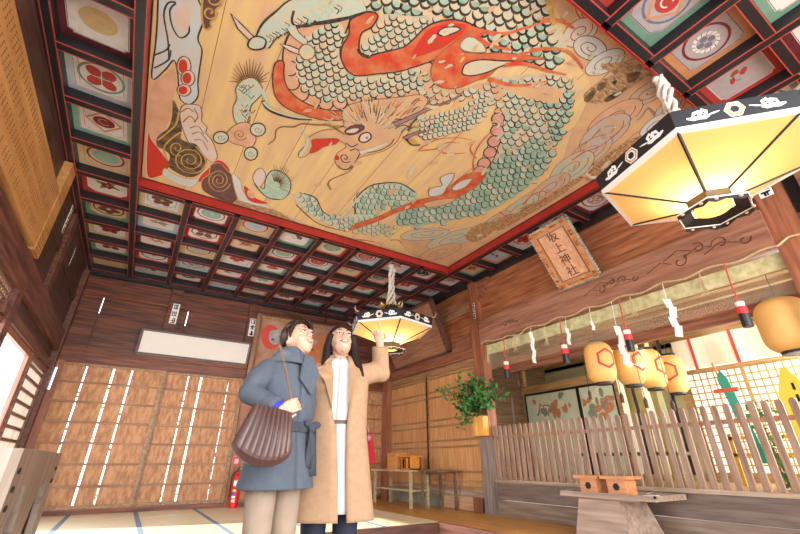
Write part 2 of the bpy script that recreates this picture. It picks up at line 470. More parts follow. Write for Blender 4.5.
# louvred shutter
louv = mat('backlit shutter board', 'e8dccb', 0.7, 0.2, 6, h2='c0a890')
_t2 = louv.node_tree; _r2 = _t2.nodes.new('ShaderNodeBsdfTranslucent'); _r2.inputs['Color'].default_value = (.55, .50, .46, 1)
_m2 = _t2.nodes.new('ShaderNodeMixShader'); _m2.inputs[0].default_value = .6
_t2.links.new(_t2.nodes['Principled BSDF'].outputs[0], _m2.inputs[1]); _t2.links.new(_r2.outputs[0], _m2.inputs[2]); _t2.links.new(_m2.outputs[0], _t2.nodes['Material Output'].inputs['Surface'])
b = MB()
y0, y1, z0, z1 = 7.15, 8.4, 0.03, 2.04
for y in (y0, y1 - 0.07): b.box((XL - 0.06, y, z0), (XL + 0.0, y + 0.07, z1), 0)
b.box((XL - 0.06, y0 + .07, z0), (XL, y1 - .07, z0 + 0.08), 0); b.box((XL - 0.06, y0 + .07, z1 - 0.07), (XL, y1 - .07, z1), 0)
for i in range(12):
    z = z0 + 0.16 + i * 0.155
    b.box((XL - 0.05, y0 + 0.07, z), (XL - 0.01, y1 - 0.07, z + 0.035), 0)
b.box((XL - 0.035, y0 + 0.07, z0), (XL - 0.028, y1 - 0.07, z1), 1)
b.build('window_2', [wood('louvre frame wood', '8a6250', '5f4034', 'y'), louv], kind='structure')
b = MB()
b.box((XL - 0.07, 5.56, 1.97), (XL - 0.02, 7.05, 2.04))
b.box((XL - 0.07, 7.05, 0.03), (XL - 0.02, 7.15, 2.04))
b.build('door_7', wood('sliding door frame wood', 'a5705a', '7c4c3c', 'z'), kind='structure')

# ------------------------------------------------------------------ painted ceiling panels
PC = dict(white='dcd8d4', cream='d3bd98', red='b03a34', darkred='7a2426', maroon='5a2028', green='6f9480', teal='86b5a4', blue='a6b8cc', paleblue='b9c4cf', orange='c98a5c',
          grey='a9a3a6', slate='6d7080', black='26222a', gold='c8b27e', pink='c4887c', tan='c8a888', brown='6e4438')
PM = {k: mat('panel paint ' + k, v, 0.55, 0.12, 14) for k, v in PC.items()}
PKEYS = list(PC)
PI_ = {k: i for i, k in enumerate(PKEYS)}
NAMES = dict(cream='cream', white='white', red='red', darkred='dark red', maroon='maroon', green='green', teal='teal', blue='light blue', paleblue='pale blue', orange='orange', grey='grey', slate='slate blue', black='black', gold='gold', pink='pink', tan='tan', brown='brown')

class Flat:
    """thin layers of paint on the underside of a ceiling board; later layers lie a hair lower"""
    def __init__(s, z, step=0.00012): s.b = MB(); s.z = z; s.step = step; s.keys = {}; s.ms = []
    def mi(s, m):
        if m.name not in s.keys: s.keys[m.name] = len(s.ms); s.ms.append(m)
        return s.keys[m.name]
    def poly(s, pts, m, z=None):
        if z is None: s.z -= s.step; z = s.z
        s.b.add([(p[0], p[1], z) for p in pts], [tuple(range(len(pts)))], s.mi(m))
    def stroke(s, pts, wd, m, closed=False, z=None):
        if z is None: s.z -= s.step; z = s.z
        n = len(pts)
        P = [Vector((p[0], p[1])) for p in pts]
        L = []; Rr = []
        for i in range(n):
            a = P[(i - 1) % n] if closed else P[max(i - 1, 0)]; c = P[(i + 1) % n] if closed else P[min(i + 1, n - 1)]
            d = c - a
            if d.length < 1e-9: d = Vector((1, 0))
            d.normalize(); nn = Vector((-d.y, d.x))
            ww = wd[i] if isinstance(wd, (list, tuple)) else wd
            L.append(P[i] + nn * ww / 2); Rr.append(P[i] - nn * ww / 2)
        vs = [(p.x, p.y, z) for p in L] + [(p.x, p.y, z) for p in Rr]
        fs = [(i, (i + 1) % n, n + (i + 1) % n, n + i) for i in range(n if closed else n - 1)]
        s.b.add(vs, fs, s.mi(m))
def circ(cx, cy, rx, ry=None, n=20, ph=0.0, a0=0.0, a1=2 * PI):
    ry = ry or rx
    c_, s_ = math.cos(ph), math.sin(ph)
    k = n if a1 - a0 > 6.28 else n + 1
    r = []
    for i in range(k):
        a = a0 + (a1 - a0) * i / n
        x, y = rx * math.cos(a), ry * math.sin(a)
        r.append((cx + x * c_ - y * s_, cy + x * s_ + y * c_))
    return r
def field(h, shape):
    if shape == 'cut':     # cut corners stepped inwards
        q = h * 0.16
        return [(-h + q, -h), (h - q, -h), (h - q, -h + q * .6), (h, -h + q), (h, h - q), (h - q * .9, h - q * .5), (h - q, h), (-h + q, h), (-h + q, h - q * .6), (-h, h - q), (-h, -h + q), (-h + q * .9, -h + q * .5)]
    if shape == 'oct':
        q = h * 0.35
        return [(-h + q, -h), (h - q, -h), (h, -h + q), (h, h - q), (h - q, h), (-h + q, h), (-h, h - q), (-h, -h + q)]
    if shape == 'dia': return [(0, -h), (h, 0), (0, h), (-h, 0)]
    return [(-h, -h), (h, -h), (h, h), (-h, h)]
def petals(F, cx, cy, r, n, m, m2, rr=0.5, ph=0.0):
    for i in range(n):
        a = ph + 2 * PI * i / n
        F.poly(circ(cx + r * .55 * math.cos(a), cy + r * .55 * math.sin(a), r * rr, r * rr * .8, 12, a), m)
    F.poly(circ(cx, cy, r * .2), m2)
MOTWORD = dict(flower5='flower crest', flower4='four-lobed crest', tomoe='swirl crest', disc='disc crest', leaf='leaf crest', quatre='cross crest', cloud='cloud motif', fan='fan crest', stripes='striped crest', bird='bird motif', scroll='scroll motif', diamond='diamond crest')
def ceiling_panel(k, j, ground_, shape, fld, ring, motif, c1, c2, where):
    cx, cy = (lx(k) + lx(k + 1)) / 2, (ly(j) + ly(j + 1)) / 2
    z = ZC + 0.115
    hx_, hy_ = PIT_X / 2 - hw, PIT_Y / 2 - hw
    F = Flat(z)
    for key in (ground_, fld, c1, c2): F.mi(PM[key])
    F.b.box((-hx_, -hy_, z), (hx_, hy_, z + 0.015), F.mi(PM[ground_]))
    h = hx_ * 0.80
    F.poly(field(h, shape), PM[fld]); F.stroke(field(h * .97, shape), 0.005, PM['darkred' if ground_ != 'red' else 'white'], True)
    if shape == 'sq': F.stroke(field(h * .8, 'cut'), 0.006, PM['pink'], True)
    r = h * .76
    if ring:
        F.stroke(circ(0, 0, r * 1.08, r * .98, 28), 0.022, PM[ring], True)
    rr = r * .82
    if motif == 'flower5': petals(F, 0, 0, rr, 5, PM[c1], PM[c2], .48, rnd.random())
    elif motif == 'flower4':
        petals(F, 0, 0, rr * 1.05, 4, PM[c1], PM[c2], .5, PI / 4)
        for i in range(4): F.stroke([(0, 0), (rr * .5 * math.cos(PI / 2 * i), rr * .5 * math.sin(PI / 2 * i))], .008, PM[fld])
    elif motif == 'tomoe':
        F.poly(circ(0, 0, rr, rr, 24), PM[c1])
        for i in range(3):
            a = i * 2 * PI / 3
            F.stroke([(rr * (.25 + .6 * t / 8) * math.cos(a + t * .25), rr * (.25 + .6 * t / 8) * math.sin(a + t * .25)) for t in range(9)], [.004 + .004 * t for t in range(9)], PM[c2])
    elif motif == 'disc':
        F.poly(circ(0, 0, rr, rr * .85, 24), PM[c1]); F.stroke(circ(0, 0, rr * .6, rr * .5, 24, 0, 0, 5.2), .012, PM[c2]); F.poly(circ(rr * .1, 0, rr * .25, rr * .2, 14), PM[c2])
    elif motif == 'leaf':
        for a in (0.3, 2.2, 3.6, 5.4): F.poly(circ(rr * .5 * math.cos(a), rr * .4 * math.sin(a), rr * .55, rr * .2, 14, a), PM[c1])
        petals(F, 0, 0, rr * .6, 5, PM[c2], PM['gold'], .45)
    elif motif == 'quatre':
        for i in range(4): F.poly(circ(rr * .32 * math.cos(i * PI / 2), rr * .32 * math.sin(i * PI / 2), rr * .22, rr * .22, 8), PM[c1])
        F.stroke(circ(0, 0, rr * .72, rr * .62, 20), .03, PM[c2], True)
        for i in range(14):
            a = i * 2 * PI / 14; F.stroke([(rr * .62 * math.cos(a), rr * .55 * math.sin(a)), (rr * .85 * math.cos(a + .15), rr * .75 * math.sin(a + .15))], .006, PM['brown'])
    elif motif == 'fan':
        F.poly([(0, -rr * .6)] + circ(0, -rr * .6, rr * 1.3, rr * 1.3, 12, 0, PI * .25, PI * .75), PM[c1]); F.stroke(circ(0, -rr * .6, rr * .8, rr * .8, 12, 0, PI * .25, PI * .75), .02, PM[c2])
    elif motif == 'stripes':
        F.poly(circ(0, 0, rr, rr * .9, 24), PM[c1])
        for t in (-.4, -.1, .2, .5): F.stroke([(-rr * .7, rr * t), (rr * .7, rr * t)], .010, PM[c2])
    elif motif == 'diamond':
        F.stroke(field(rr * 1.15, 'dia'), .03, PM['orange'], True); F.poly(circ(0, 0, rr * .72, rr * .6, 22), PM[c1]); F.stroke(circ(0, 0, rr * .35, rr * .3, 16, 0, .5, 5.5), .012, PM[c2])
    else:   # cloud, bird, scroll
        for q in range(5):
            a = rnd.uniform(0, 6.3); F.poly(circ(rr * .5 * math.cos(a), rr * .4 * math.sin(a), rr * rnd.uniform(.25, .5), rr * rnd.uniform(.15, .3), 12, rnd.random()), PM[c1 if q % 2 else c2])
        F.stroke(circ(0, 0, rr * .4, rr * .3, 14, 0, 0, 5), .008, PM['brown'])
    F.b.v = [(v[0] + cx, v[1] + cy, v[2]) for v in F.b.v]
    o = F.b.build('crest_panel', F.ms, origin=(cx, cy, z), fix=False)
    lab = '%s %s on %s panel, %s' % (NAMES[c1], MOTWORD[motif], NAMES[ground_], where)
    tag(o, lab, 'ceiling panel', 'painted crest panels of the coffered ceiling')

S = {  # (column, row): ground, field shape, field colour, ring, motif, colours
    (-1, 4): ('cream', 'sq', 'cream', None, 'scroll', 'darkred', 'slate'), (-1, 3): ('green', 'cut', 'white', 'white', 'flower4', 'darkred', 'gold'),
    (-1, 2): ('cream', 'cut', 'white', None, 'flower5', 'darkred', 'red'), (-1, 1): ('green', 'oct', 'cream', 'darkred', 'flower5', 'brown', 'white'),
    (-1, 0): ('red', 'oct', 'white', None, 'leaf', 'green', 'darkred'), (-1, -1): ('cream', 'sq', 'cream', 'darkred', 'disc', 'teal', 'grey'),
    (-1, -2): ('teal', 'sq', 'white', None, 'diamond', 'darkred', 'pink'), (-1, -3): ('paleblue', 'sq', 'white', 'green', 'flower4', 'red', 'green'),
    (-1, -4): ('maroon', 'cut', 'white', None, 'disc', 'gold', 'tan'), (-1, -5): ('red', 'sq', 'cream', 'red', 'scroll', 'darkred', 'teal'),
    (0, 0): ('cream', 'sq', 'white', 'blue', 'flower5', 'brown', 'grey'), (0, 1): ('blue', 'cut', 'white', None, 'cloud', 'green', 'pink'),
    (0, 2): ('maroon', 'cut', 'white', None, 'bird', 'orange', 'tan'), (0, 3): ('red', 'cut', 'white', 'black', 'flower4', 'white', 'brown'), (0, 4): ('paleblue', 'sq', 'paleblue', None, 'cloud', 'brown', 'white'),
    (1, 0): ('darkred', 'cut', 'white', 'red', 'disc', 'teal', 'paleblue'), (1, 1): ('red', 'cut', 'white', 'red', 'flower4', 'brown', 'orange'),
    (1, 2): ('cream', 'sq', 'cream', 'darkred', 'disc', 'grey', 'blue'), (1, 3): ('paleblue', 'sq', 'paleblue', 'darkred', 'cloud', 'slate', 'grey'), (1, 4): ('maroon', 'cut', 'white', None, 'fan', 'black', 'white'),
    (2, 0): ('tan', 'sq', 'cream', 'red', 'disc', 'blue', 'grey'), (2, 1): ('maroon', 'cut', 'cream', None, 'leaf', 'green', 'red'), (2, 2): ('white', 'sq', 'white', None, 'flower5', 'red', 'pink'),
    (2, 3): ('red', 'cut', 'white', None, 'bird', 'brown', 'orange'), (2, 4): ('paleblue', 'sq', 'paleblue', None, 'cloud', 'red', 'pink'),
    (3, 0): ('green', 'cut', 'white', None, 'bird', 'brown', 'slate'), (3, 1): ('red', 'sq', 'white', 'black', 'disc', 'teal', 'pink'), (3, 2): ('green', 'cut', 'white', None, 'fan', 'red', 'pink'),
    (3, 3): ('red', 'cut', 'white', None, 'flower5', 'teal', 'orange'), (3, 4): ('orange', 'sq', 'white', 'pink', 'disc', 'grey', 'pink'),
    (4, 0): ('red', 'cut', 'cream', 'white', 'stripes', 'green', 'white'), (4, 1): ('paleblue', 'sq', 'white', 'black', 'disc', 'red', 'pink'), (4, 2): ('maroon', 'cut', 'white', 'grey', 'scroll', 'teal', 'gold'),
    (4, 3): ('red', 'cut', 'white', None, 'cloud', 'pink', 'teal'), (4, 4): ('darkred', 'cut', 'white', None, 'flower4', 'red', 'white'),
    (5, 0): ('paleblue', 'sq', 'white', 'black', 'stripes', 'red', 'white'), (5, 1): ('red', 'cut', 'cream', None, 'bird', 'orange', 'teal'), (5, 2): ('paleblue', 'sq', 'white', None, 'flower4', 'red', 'pink'),
    (5, 3): ('maroon', 'cut', 'white', 'red', 'flower5', 'red', 'white'), (5, 4): ('green', 'cut', 'paleblue', None, 'scroll', 'teal', 'slate'),
    (6, 0): ('white', 'sq', 'white', None, 'leaf', 'red', 'pink'), (6, 1): ('orange', 'cut', 'white', 'red', 'disc', 'slate', 'blue'), (6, 2): ('green', 'cut', 'white', None, 'flower5', 'pink', 'red'),
    (6, 3): ('red', 'cut', 'white', 'black', 'flower5', 'orange', 'red'), (6, 4): ('blue', 'sq', 'paleblue', None, 'disc', 'slate', 'pink'),
    (7, 0): ('red', 'cut', 'white', None, 'tomoe', 'black', 'white'), (7, 1): ('paleblue', 'sq', 'white', None, 'flower5', 'red', 'gold'), (7, 2): ('cream', 'cut', 'white', 'orange', 'disc', 'teal', 'red'),
    (7, 3): ('teal', 'sq', 'white', 'darkred', 'flower4', 'darkred', 'pink'), (7, 4): ('red', 'cut', 'paleblue', None, 'scroll', 'brown', 'teal'),
    (8, 0): ('red', 'cut', 'white', None, 'leaf', 'teal', 'pink'), (8, 1): ('orange', 'cut', 'paleblue', None, 'bird', 'slate', 'pink'), (8, 2): ('teal', 'cut', 'white', None, 'cloud', 'red', 'pink'),
    (8, 3): ('maroon', 'cut', 'white', 'red', 'disc', 'red', 'white'), (8, 4): ('green', 'cut', 'white', None, 'flower5', 'red', 'white'),
    (8, -1): ('green', 'sq', 'cream', None, 'leaf', 'pink', 'red'), (8, -2): ('orange', 'sq', 'paleblue', None, 'bird', 'darkred', 'blue'), (8, -3): ('white', 'sq', 'white', 'red', 'flower5', 'red', 'darkred'),
    (8, -4): ('cream', 'cut', 'white', None, 'scroll', 'teal', 'red'), (8, -5): ('darkred', 'cut', 'white', 'red', 'quatre', 'pink', 'grey'), (8, -6): ('blue', 'sq', 'white', None, 'fan', 'red', 'gold'), (8, -7): ('red', 'cut', 'white', 'white', 'bird', 'green', 'orange'),
    (4, -8): ('red', 'cut', 'darkred', None, 'flower5', 'orange', 'red'), (5, -8): ('green', 'oct', 'grey', 'slate', 'diamond', 'red', 'white'),
    (6, -8): ('orange', 'cut', 'grey', 'darkred', 'quatre', 'slate', 'white'), (7, -8): ('red', 'cut', 'grey', None, 'cloud', 'teal', 'red'), (8, -8): ('teal', 'cut', 'white', 'slate', 'leaf', 'brown', 'red'),
    (7, -9): ('maroon', 'cut', 'white', None, 'bird', 'grey', 'slate'), (8, -9): ('orange', 'cut', 'cream', 'orange', 'flower4', 'brown', 'red'), (6, -9): ('green', 'cut', 'white', None, 'disc', 'red', 'gold'),
    (5, -9): ('blue', 'cut', 'white', 'red', 'flower5', 'slate', 'red'), (8, -10): ('red', 'cut', 'white', None, 'fan', 'gold', 'red'), (7, -10): ('cream', 'cut', 'white', 'red', 'disc', 'slate', 'red'),
}
ORD = ['first', 'second', 'third', 'fourth', 'fifth', 'sixth', 'seventh', 'eighth', 'ninth', 'tenth']
for (k, j), sp in S.items():
    if j >= 0: wh = 'row %d behind painting, %s from left wall' % (j + 1, ORD[k + 1])
    elif j >= -7 and k == -1: wh = 'left of painting, %s from back corner' % ORD[-j - 1]
    elif j >= -7: wh = 'right of painting, %s from back corner' % ORD[-j - 1]
    else: wh = 'row %d before painting, %s from right' % (-7 - j, ORD[8 - k])
    ceiling_panel(k, j, *sp, wh)

# ------------------------------------------------------------------ the great ceiling painting
def pmat(n, h, h2=None, ns=5, **kw): return mat('pigment ' + n, h, 0.75, 0.2, ns, h2=h2, spec=.2, **kw)
Y_ = pmat('ochre', 'd8bc80', 'cba884', 1.6, sx=(6, 0.6, 1))
TEAL = [pmat('teal a', '8cb8a8', 'b8bca4', 16), pmat('teal b', '74a494', 'a4b09c', 16), pmat('teal c', 'a8c4b8', 'c8b89c', 16), pmat('scale cream', 'd0b894', 'b4bca8', 16), pmat('scale tan', 'ccb090', 'a8b09c', 16)]
INK = pmat('ink', '2c2a2e', '50483f', 20); BRN = pmat('brown line', '6e5238', '8c6c48', 15)
REDP = pmat('vermilion', 'c0452e', 'c27850', 7); REDB = pmat('bright red', 'c8362c', 'b2402e', 9)
PALE = pmat('pale blue cloud', 'b9c6ca', 'c4bcae', 4); WHT = pmat('cloud white', 'c8bfbc', 'd0b49c', 7); PNK = pmat('flesh pink', 'd0a48c', 'c49a74', 6)
MAR = pmat('maroon cloud', '5e4142', '70504a', 9); BLK = pmat('black cloud', '3a3430', '7b6344', 11); TANC = pmat('tan cloud', 'cfa878', 'bd9a80', 5)
MAUV = pmat('mauve', '9c7a80', '8a6658', 8); DBR = pmat('dark brown stain', '7c5e44', 'c29e74', 16, sx=(1, 3, 1)); GRY = pmat('grey swirl', 'b0a8a4', 'bfa080', 6); GOLD = pmat('gold line', 'c2a058', 'a88a50', 9)
PTEAL = pmat('washed teal', 'a0b4a8', 'c4ac88', 9)

def spl(pts, closed=True, n=5):
    """smooth curve through the points"""
    r = []; m = len(pts)
    rng = range(m) if closed else range(m - 1)
    for i in rng:
        p0, p1, p2, p3 = (pts[(i - 1) % m], pts[i], pts[(i + 1) % m], pts[(i + 2) % m]) if closed else (pts[max(i - 1, 0)], pts[i], pts[i + 1], pts[min(i + 2, m - 1)])
        for q in range(n):
            t = q / n
            r.append(tuple(0.5 * (2 * p1[a] + (p2[a] - p0[a]) * t + (2 * p0[a] - 5 * p1[a] + 4 * p2[a] - p3[a]) * t * t + (3 * p1[a] - p0[a] - 3 * p2[a] + p3[a]) * t ** 3) for a in (0, 1)))
    if not closed: r.append(pts[-1])
    return r
def pp(p):
    q = at(p[0], p[1], 2, PZ); return (q.x, q.y)
def inside(p, poly):
    x, y = p; c = False; n = len(poly)
    for i in range(n):
        x1, y1 = poly[i]; x2, y2 = poly[(i + 1) % n]
        if (y1 > y) != (y2 > y) and x < (x2 - x1) * (y - y1) / (y2 - y1) + x1: c = not c
    return c
F = Flat(PZ - 0.002, 0.000012)
F.b.box((PXA, PYA, PZ - 0.002), (PXB, PYB, PZ + 0.02), F.mi(Y_))
nb = 10
for i in range(nb):
    x = PXA + (PXB - PXA) * i / nb
    if i: F.stroke([(x, PYA + .01), (x, PYB - .01)], 0.006, BRN)
    if 0: F.poly([(x, PYA + .01), (x + (PXB - PXA) / nb, PYA + .01), (x + (PXB - PXA) / nb, PYB - .01), (x, PYB - .01)], pmat('ochre pinker', 'd2a878', 'dab468', 1.3, sx=(5, .5, 1)), PZ - 0.00202)
LIM = (PXA + .012, PXB - .012, PYA + .012, PYB - .012)
def cl(p): return (min(max(p[0], LIM[0]), LIM[1]), min(max(p[1], LIM[2]), LIM[3]))
def shape(pts, m, line=None, lw=0.012, smooth=True):
    q = spl(pts) if smooth else pts
    q = [cl(pp(p)) for p in q]
    F.poly(q, m)
    if line: F.stroke(q, lw, line, True)
def line(pts, m, w0=0.012, w1=None, smooth=True):
    q = spl(pts, False) if smooth else pts
    q = [cl(pp(p)) for p in q]; n = len(q)
    ww = [w0] * n if w1 is None else [w0 + (w1 - w0) * i / (n - 1) for i in range(n)]
    F.stroke(q, ww, m)
def scales(poly, sz, ang, mats_, lk=INK, lw=0.011, base=None, jit=.12, p_skip=0.0):
    pl = spl(poly)
    if base: F.poly([cl(pp(p)) for p in pl], base)
    xs = [p[0] for p in pl]; ys = [p[1] for p in pl]
    ca, sa = math.cos(ang), math.sin(ang)
    cx, cy = (min(xs) + max(xs)) / 2, (min(ys) + max(ys)) / 2
    ext = max(max(xs) - min(xs), max(ys) - min(ys)) * .75
    n = int(ext / (sz * .72)) + 1
    for i in range(n, -n - 1, -1):
        F.z -= F.step
        for j in range(-n, n + 1):
            u = i * sz * .72; v = (j + .5 * (i & 1)) * sz
            x, y = cx + u * ca - v * sa + rnd.uniform(-jit, jit) * sz, cy + u * sa + v * ca + rnd.uniform(-jit, jit) * sz
            if not inside((x, y), pl) or rnd.random() < p_skip: continue
            arc = circ(0, 0, sz * .62, sz * .5, 9, 0, -PI / 2, PI / 2)
            arc = [(x + a * ca - b_ * sa, y + a * sa + b_ * ca) for a, b_ in arc]
            q = [cl(pp(p)) for p in arc]
            F.poly(q, rnd.choice(mats_), F.z)
            n_ = len(q)
            F.stroke(q, [lw * (.35 + 1.0 * math.sin(PI * t / (n_ - 1))) for t in range(n_)], lk, False, F.z - F.step * .5)
def swirl(cx, cy, rx, ry, ang, m, turns=2.0, w_=0.009):
    ca, sa = math.cos(ang), math.sin(ang); pts = []
    n = int(14 * turns)
    for i in range(n + 1):
        t = i / n; r = 1 - .85 * t; a = t * turns * 2 * PI
        x, y = rx * r * math.cos(a), ry * r * math.sin(a)
        pts.append((cx + x * ca - y * sa, cy + x * sa + y * ca))
    q = [cl(pp(p)) for p in pts]; F.stroke(q, w_, m)

# right hand clouds and stains
shape([(530, -60), (552, 0), (566, 30), (575, 60), (590, 85), (583, 110), (570, 135), (562, 160), (545, 185), (520, 205), (495, 222), (470, 236), (430, 232), (400, 240), (420, 262), (446, 268), (620, 175), (720, 120), (640, 60), (570, -20)], TANC)
for (cx, cy, rx, ry, a, m) in ((588, 14, 17, 9, .9, TANC), (580, 32, 20, 12, -.6, WHT), (590, 48, 17, 12, .3, PALE), (605, 62, 22, 10, -.5, PALE), (620, 75, 26, 9, -.6, TANC), (650, 92, 24, 9, -.5, GRY), (670, 108, 18, 8, -.6, GRY),
                               (615, 118, 32, 12, -.55, PNK), (605, 133, 30, 13, -.6, GRY), (590, 152, 26, 11, -.6, GRY), (572, 168, 26, 12, -.6, PTEAL), (550, 188, 24, 9, -.6, GRY), (520, 208, 22, 8, -.6, PTEAL), (495, 222, 18, 6, -.6, GRY),
                               (640, 140, 26, 8, -.6, TANC), (655, 125, 18, 7, -.6, PALE), (455, 238, 30, 7, -.3, PTEAL), (425, 234, 25, 6, -.1, PTEAL), (440, 252, 22, 6, -.3, TANC)):
    F.poly([cl(pp(p)) for p in circ(cx, cy, rx, ry, 22, a)], m); F.stroke([cl(pp(p)) for p in circ(cx, cy, rx, ry, 22, a)], .009, BRN, True)
    swirl(cx, cy, rx * .75, ry * .7, a, BRN, 1.6)
for p in ([(583, 96), (598, 82), (615, 74), (632, 70), (645, 76), (630, 88), (612, 97), (596, 104)], [(590, 92), (610, 84), (622, 92), (600, 102)], [(600, 66), (622, 62), (648, 66), (655, 74), (628, 78)], [(585, 178), (600, 160), (625, 142), (645, 135), (650, 145), (625, 165), (600, 182)],
          [(490, 225), (520, 208), (548, 196), (572, 180), (585, 176), (560, 196), (530, 214), (500, 230)], [(465, 236), (478, 224), (495, 222), (492, 232), (475, 242)]):
    shape(p, DBR)
for p in ([(598, 84), (606, 82), (604, 88), (597, 90)], [(612, 82), (617, 80), (615, 85)], [(605, 98), (620, 90), (628, 86), (620, 95), (607, 102)], [(628, 74), (640, 72), (636, 80), (628, 82)], [(584, 99), (592, 90), (596, 92), (588, 102)]): shape(p, BLK)
swirl(480, 230, 16, 7, -.5, GOLD, 2)
line([(572, 160), (584, 152), (598, 147), (612, 137), (626, 124)], REDB, .02, .006)
line([(523, 205), (532, 195), (544, 191), (546, 196), (540, 204)], REDB, .022, .01)
line([(655, 115), (648, 108), (640, 118), (630, 122)], MAUV, .03, .01)
line([(500, 212), (512, 222), (498, 218)], REDB, .018, .006)
# left hand clouds
shape([(158, -80), (158, 0), (156, 40), (152, 78), (165, 70), (174, 60), (178, 75), (180, 98), (190, 104), (198, 96), (198, 82), (200, 66), (202, 50), (198, 38), (203, 22), (202, 8), (199, -5), (215, -30), (205, -80)], PALE, INK, .014)
for p in ([(169, 60), (168, 40), (164, 15), (168, 3), (176, 2)], [(176, 3), (170, 10), (172, 25), (178, 36), (184, 37), (189, 32), (189, 25)], [(154, 55), (166, 50), (170, 44)], [(154, 68), (168, 60), (171, 50)]): line(p, INK, .014)
shape([(176, 10), (184, 3), (190, 6), (190, 22), (186, 32), (179, 30), (174, 18)], WHT)
shape([(202, 4), (206, -12), (222, -8), (222, 4), (216, 10), (216, 18), (211, 22), (211, 27), (205, 29), (202, 18)], MAR, GOLD, .016)
swirl(210, 12, 8, 8, 0, GOLD, 1.2, .014); swirl(214, -2, 8, 8, 0, GOLD, 1.2, .014)
shape([(153, 85), (165, 74), (174, 68), (177, 85), (173, 100), (172, 112), (164, 132), (157, 142), (150, 140), (149, 110)], PNK)
shape([(148, 132), (152, 140), (160, 150), (166, 158), (171, 164), (167, 170), (160, 176), (147, 174)], REDB, WHT, .01)
for cx, cy, rx, ry in ((184, 66, 7, 10), (188, 78, 7, 8), (184, 90, 7, 6)):
    F.poly([cl(pp(p)) for p in circ(cx, cy, rx, ry, 18)], WHT); F.stroke([cl(pp(p)) for p in circ(cx, cy, rx, ry, 18)], .012, BRN, True); F.poly([cl(pp(p)) for p in circ(cx - 1, cy, rx * .65, ry * .7, 18)], REDB)
shape([(182, 106), (192, 104), (200, 106), (202, 113), (202, 121), (207, 127), (206, 133), (212, 140), (216, 150), (217, 158), (212, 162), (206, 158), (198, 150), (190, 144), (184, 132), (180, 118)], WHT, BRN, .012)
for p in ([(181, 112), (188, 108), (194, 112)], [(183, 122), (190, 116), (196, 122)], [(190, 128), (198, 126), (204, 134)], [(192, 134), (200, 132), (208, 142)], [(194, 140), (202, 140), (208, 150)], [(194, 108), (198, 116), (194, 122)]): line(p, BRN, .012)
shape([(173, 100), (178, 108), (180, 116), (182, 128), (181, 138), (188, 142), (196, 144), (202, 152), (207, 160), (205, 168), (198, 175), (188, 177), (176, 172), (168, 165), (170, 156), (165, 150), (157, 146), (158, 136), (168, 128), (172, 116)], BLK)
for p in ([(158, 140), (168, 132), (176, 124), (179, 112)], [(168, 160), (164, 148), (172, 138), (181, 132)], [(196, 146), (204, 156), (206, 164), (200, 172)]): line(p, GOLD, .018)
swirl(190, 160, 17, 14, .2, GOLD, 2.6, .014)
swirl(177, 148, 8, 8, 1, GOLD, 1.4, .012)
shape([(165, 168), (172, 173), (184, 178), (197, 179), (196, 184), (190, 187), (176, 183), (163, 175)], PALE, GOLD, .01)
shape([(199, 182), (200, 176), (208, 168), (216, 160), (224, 162), (230, 170), (226, 176), (214, 178)], REDB, WHT, .01)
shape([(203, 190), (202, 180), (209, 174), (211, 165), (220, 163), (227, 170), (233, 176), (237, 188), (237, 200), (228, 204), (216, 198)], MAR, GOLD, .012)
swirl(219, 180, 12, 12, .3, GOLD, 2.6, .012)
shape([(232, 174), (240, 180), (243, 190), (250, 198), (264, 204), (280, 212), (300, 222), (316, 232), (300, 232), (270, 218), (245, 208), (237, 196)], PALE, GOLD, .012)
shape([(236, 200), (252, 204), (275, 210), (300, 224), (320, 235), (345, 246), (340, 252), (300, 236), (260, 218), (236, 208)], DBR)
shape([(244, 186), (250, 190), (256, 198), (268, 203), (256, 203), (247, 198)], REDB)
shape([(248, 190), (254, 192), (254, 198), (248, 196)], PNK)
for p in ([(345, 238), (365, 240), (385, 244)], [(352, 243), (362, 240), (374, 242)], [(390, 240), (398, 240), (402, 244)]): line(p, REDB, .03, .01)
shape([(320, 232), (345, 236), (370, 243), (396, 250), (372, 250), (340, 244)], TANC)

# body masses
SC = TEAL
scales([(300, -70), (300, -6), (340, 5), (352, 12), (362, 8), (386, 14), (412, 20), (440, 16), (470, 18), (482, 40), (500, 50), (540, 62), (562, 60), (566, 40), (556, 22), (548, -10), (540, -70)], 11.5, 1.9, [TEAL[0], TEAL[1], TEAL[2], TEAL[3]], base=TEAL[3], lw=.018)
scales([(372, 30), (384, 14), (410, 16), (438, 16), (420, 34), (405, 48), (388, 58), (372, 58), (362, 42)], 8.5, 1.9, [TEAL[3], TEAL[4], TEAL[2]], base=TEAL[4])
shape([(283, 62), (284, 48), (292, 30), (310, 20), (345, 14), (350, 20), (341, 45), (342, 60), (352, 74), (372, 78), (400, 68), (430, 62), (436, 82), (400, 103), (360, 110), (330, 114), (300, 106), (286, 88)], PNK, INK, .014)
for x, y, a in ((286, 74, .2), (288, 88, .6), (297, 99, .9), (309, 106, 1.2), (322, 108, 1.4), (336, 107, 1.5), (350, 105, 1.6), (364, 102, 1.6), (378, 99, 1.7), (390, 97, 1.7), (400, 95, 1.7), (410, 93, 1.7)):
    arc = circ(x + 4, y - 6, 8, 7.5, 10, a, -PI / 2, PI / 2); q = [cl(pp(p)) for p in arc]; F.poly(q, PNK); F.stroke(q, .014, INK)
scales([(296, 72), (297, 54), (306, 40), (318, 28), (336, 22), (344, 30), (339, 52), (345, 66), (360, 76), (385, 74), (410, 66), (428, 74), (420, 88), (385, 94), (350, 98), (320, 98), (303, 88)], 8.2, 2.0, [TEAL[0], TEAL[2], TEAL[3], TEAL[4]], base=TEAL[3], lw=.013)
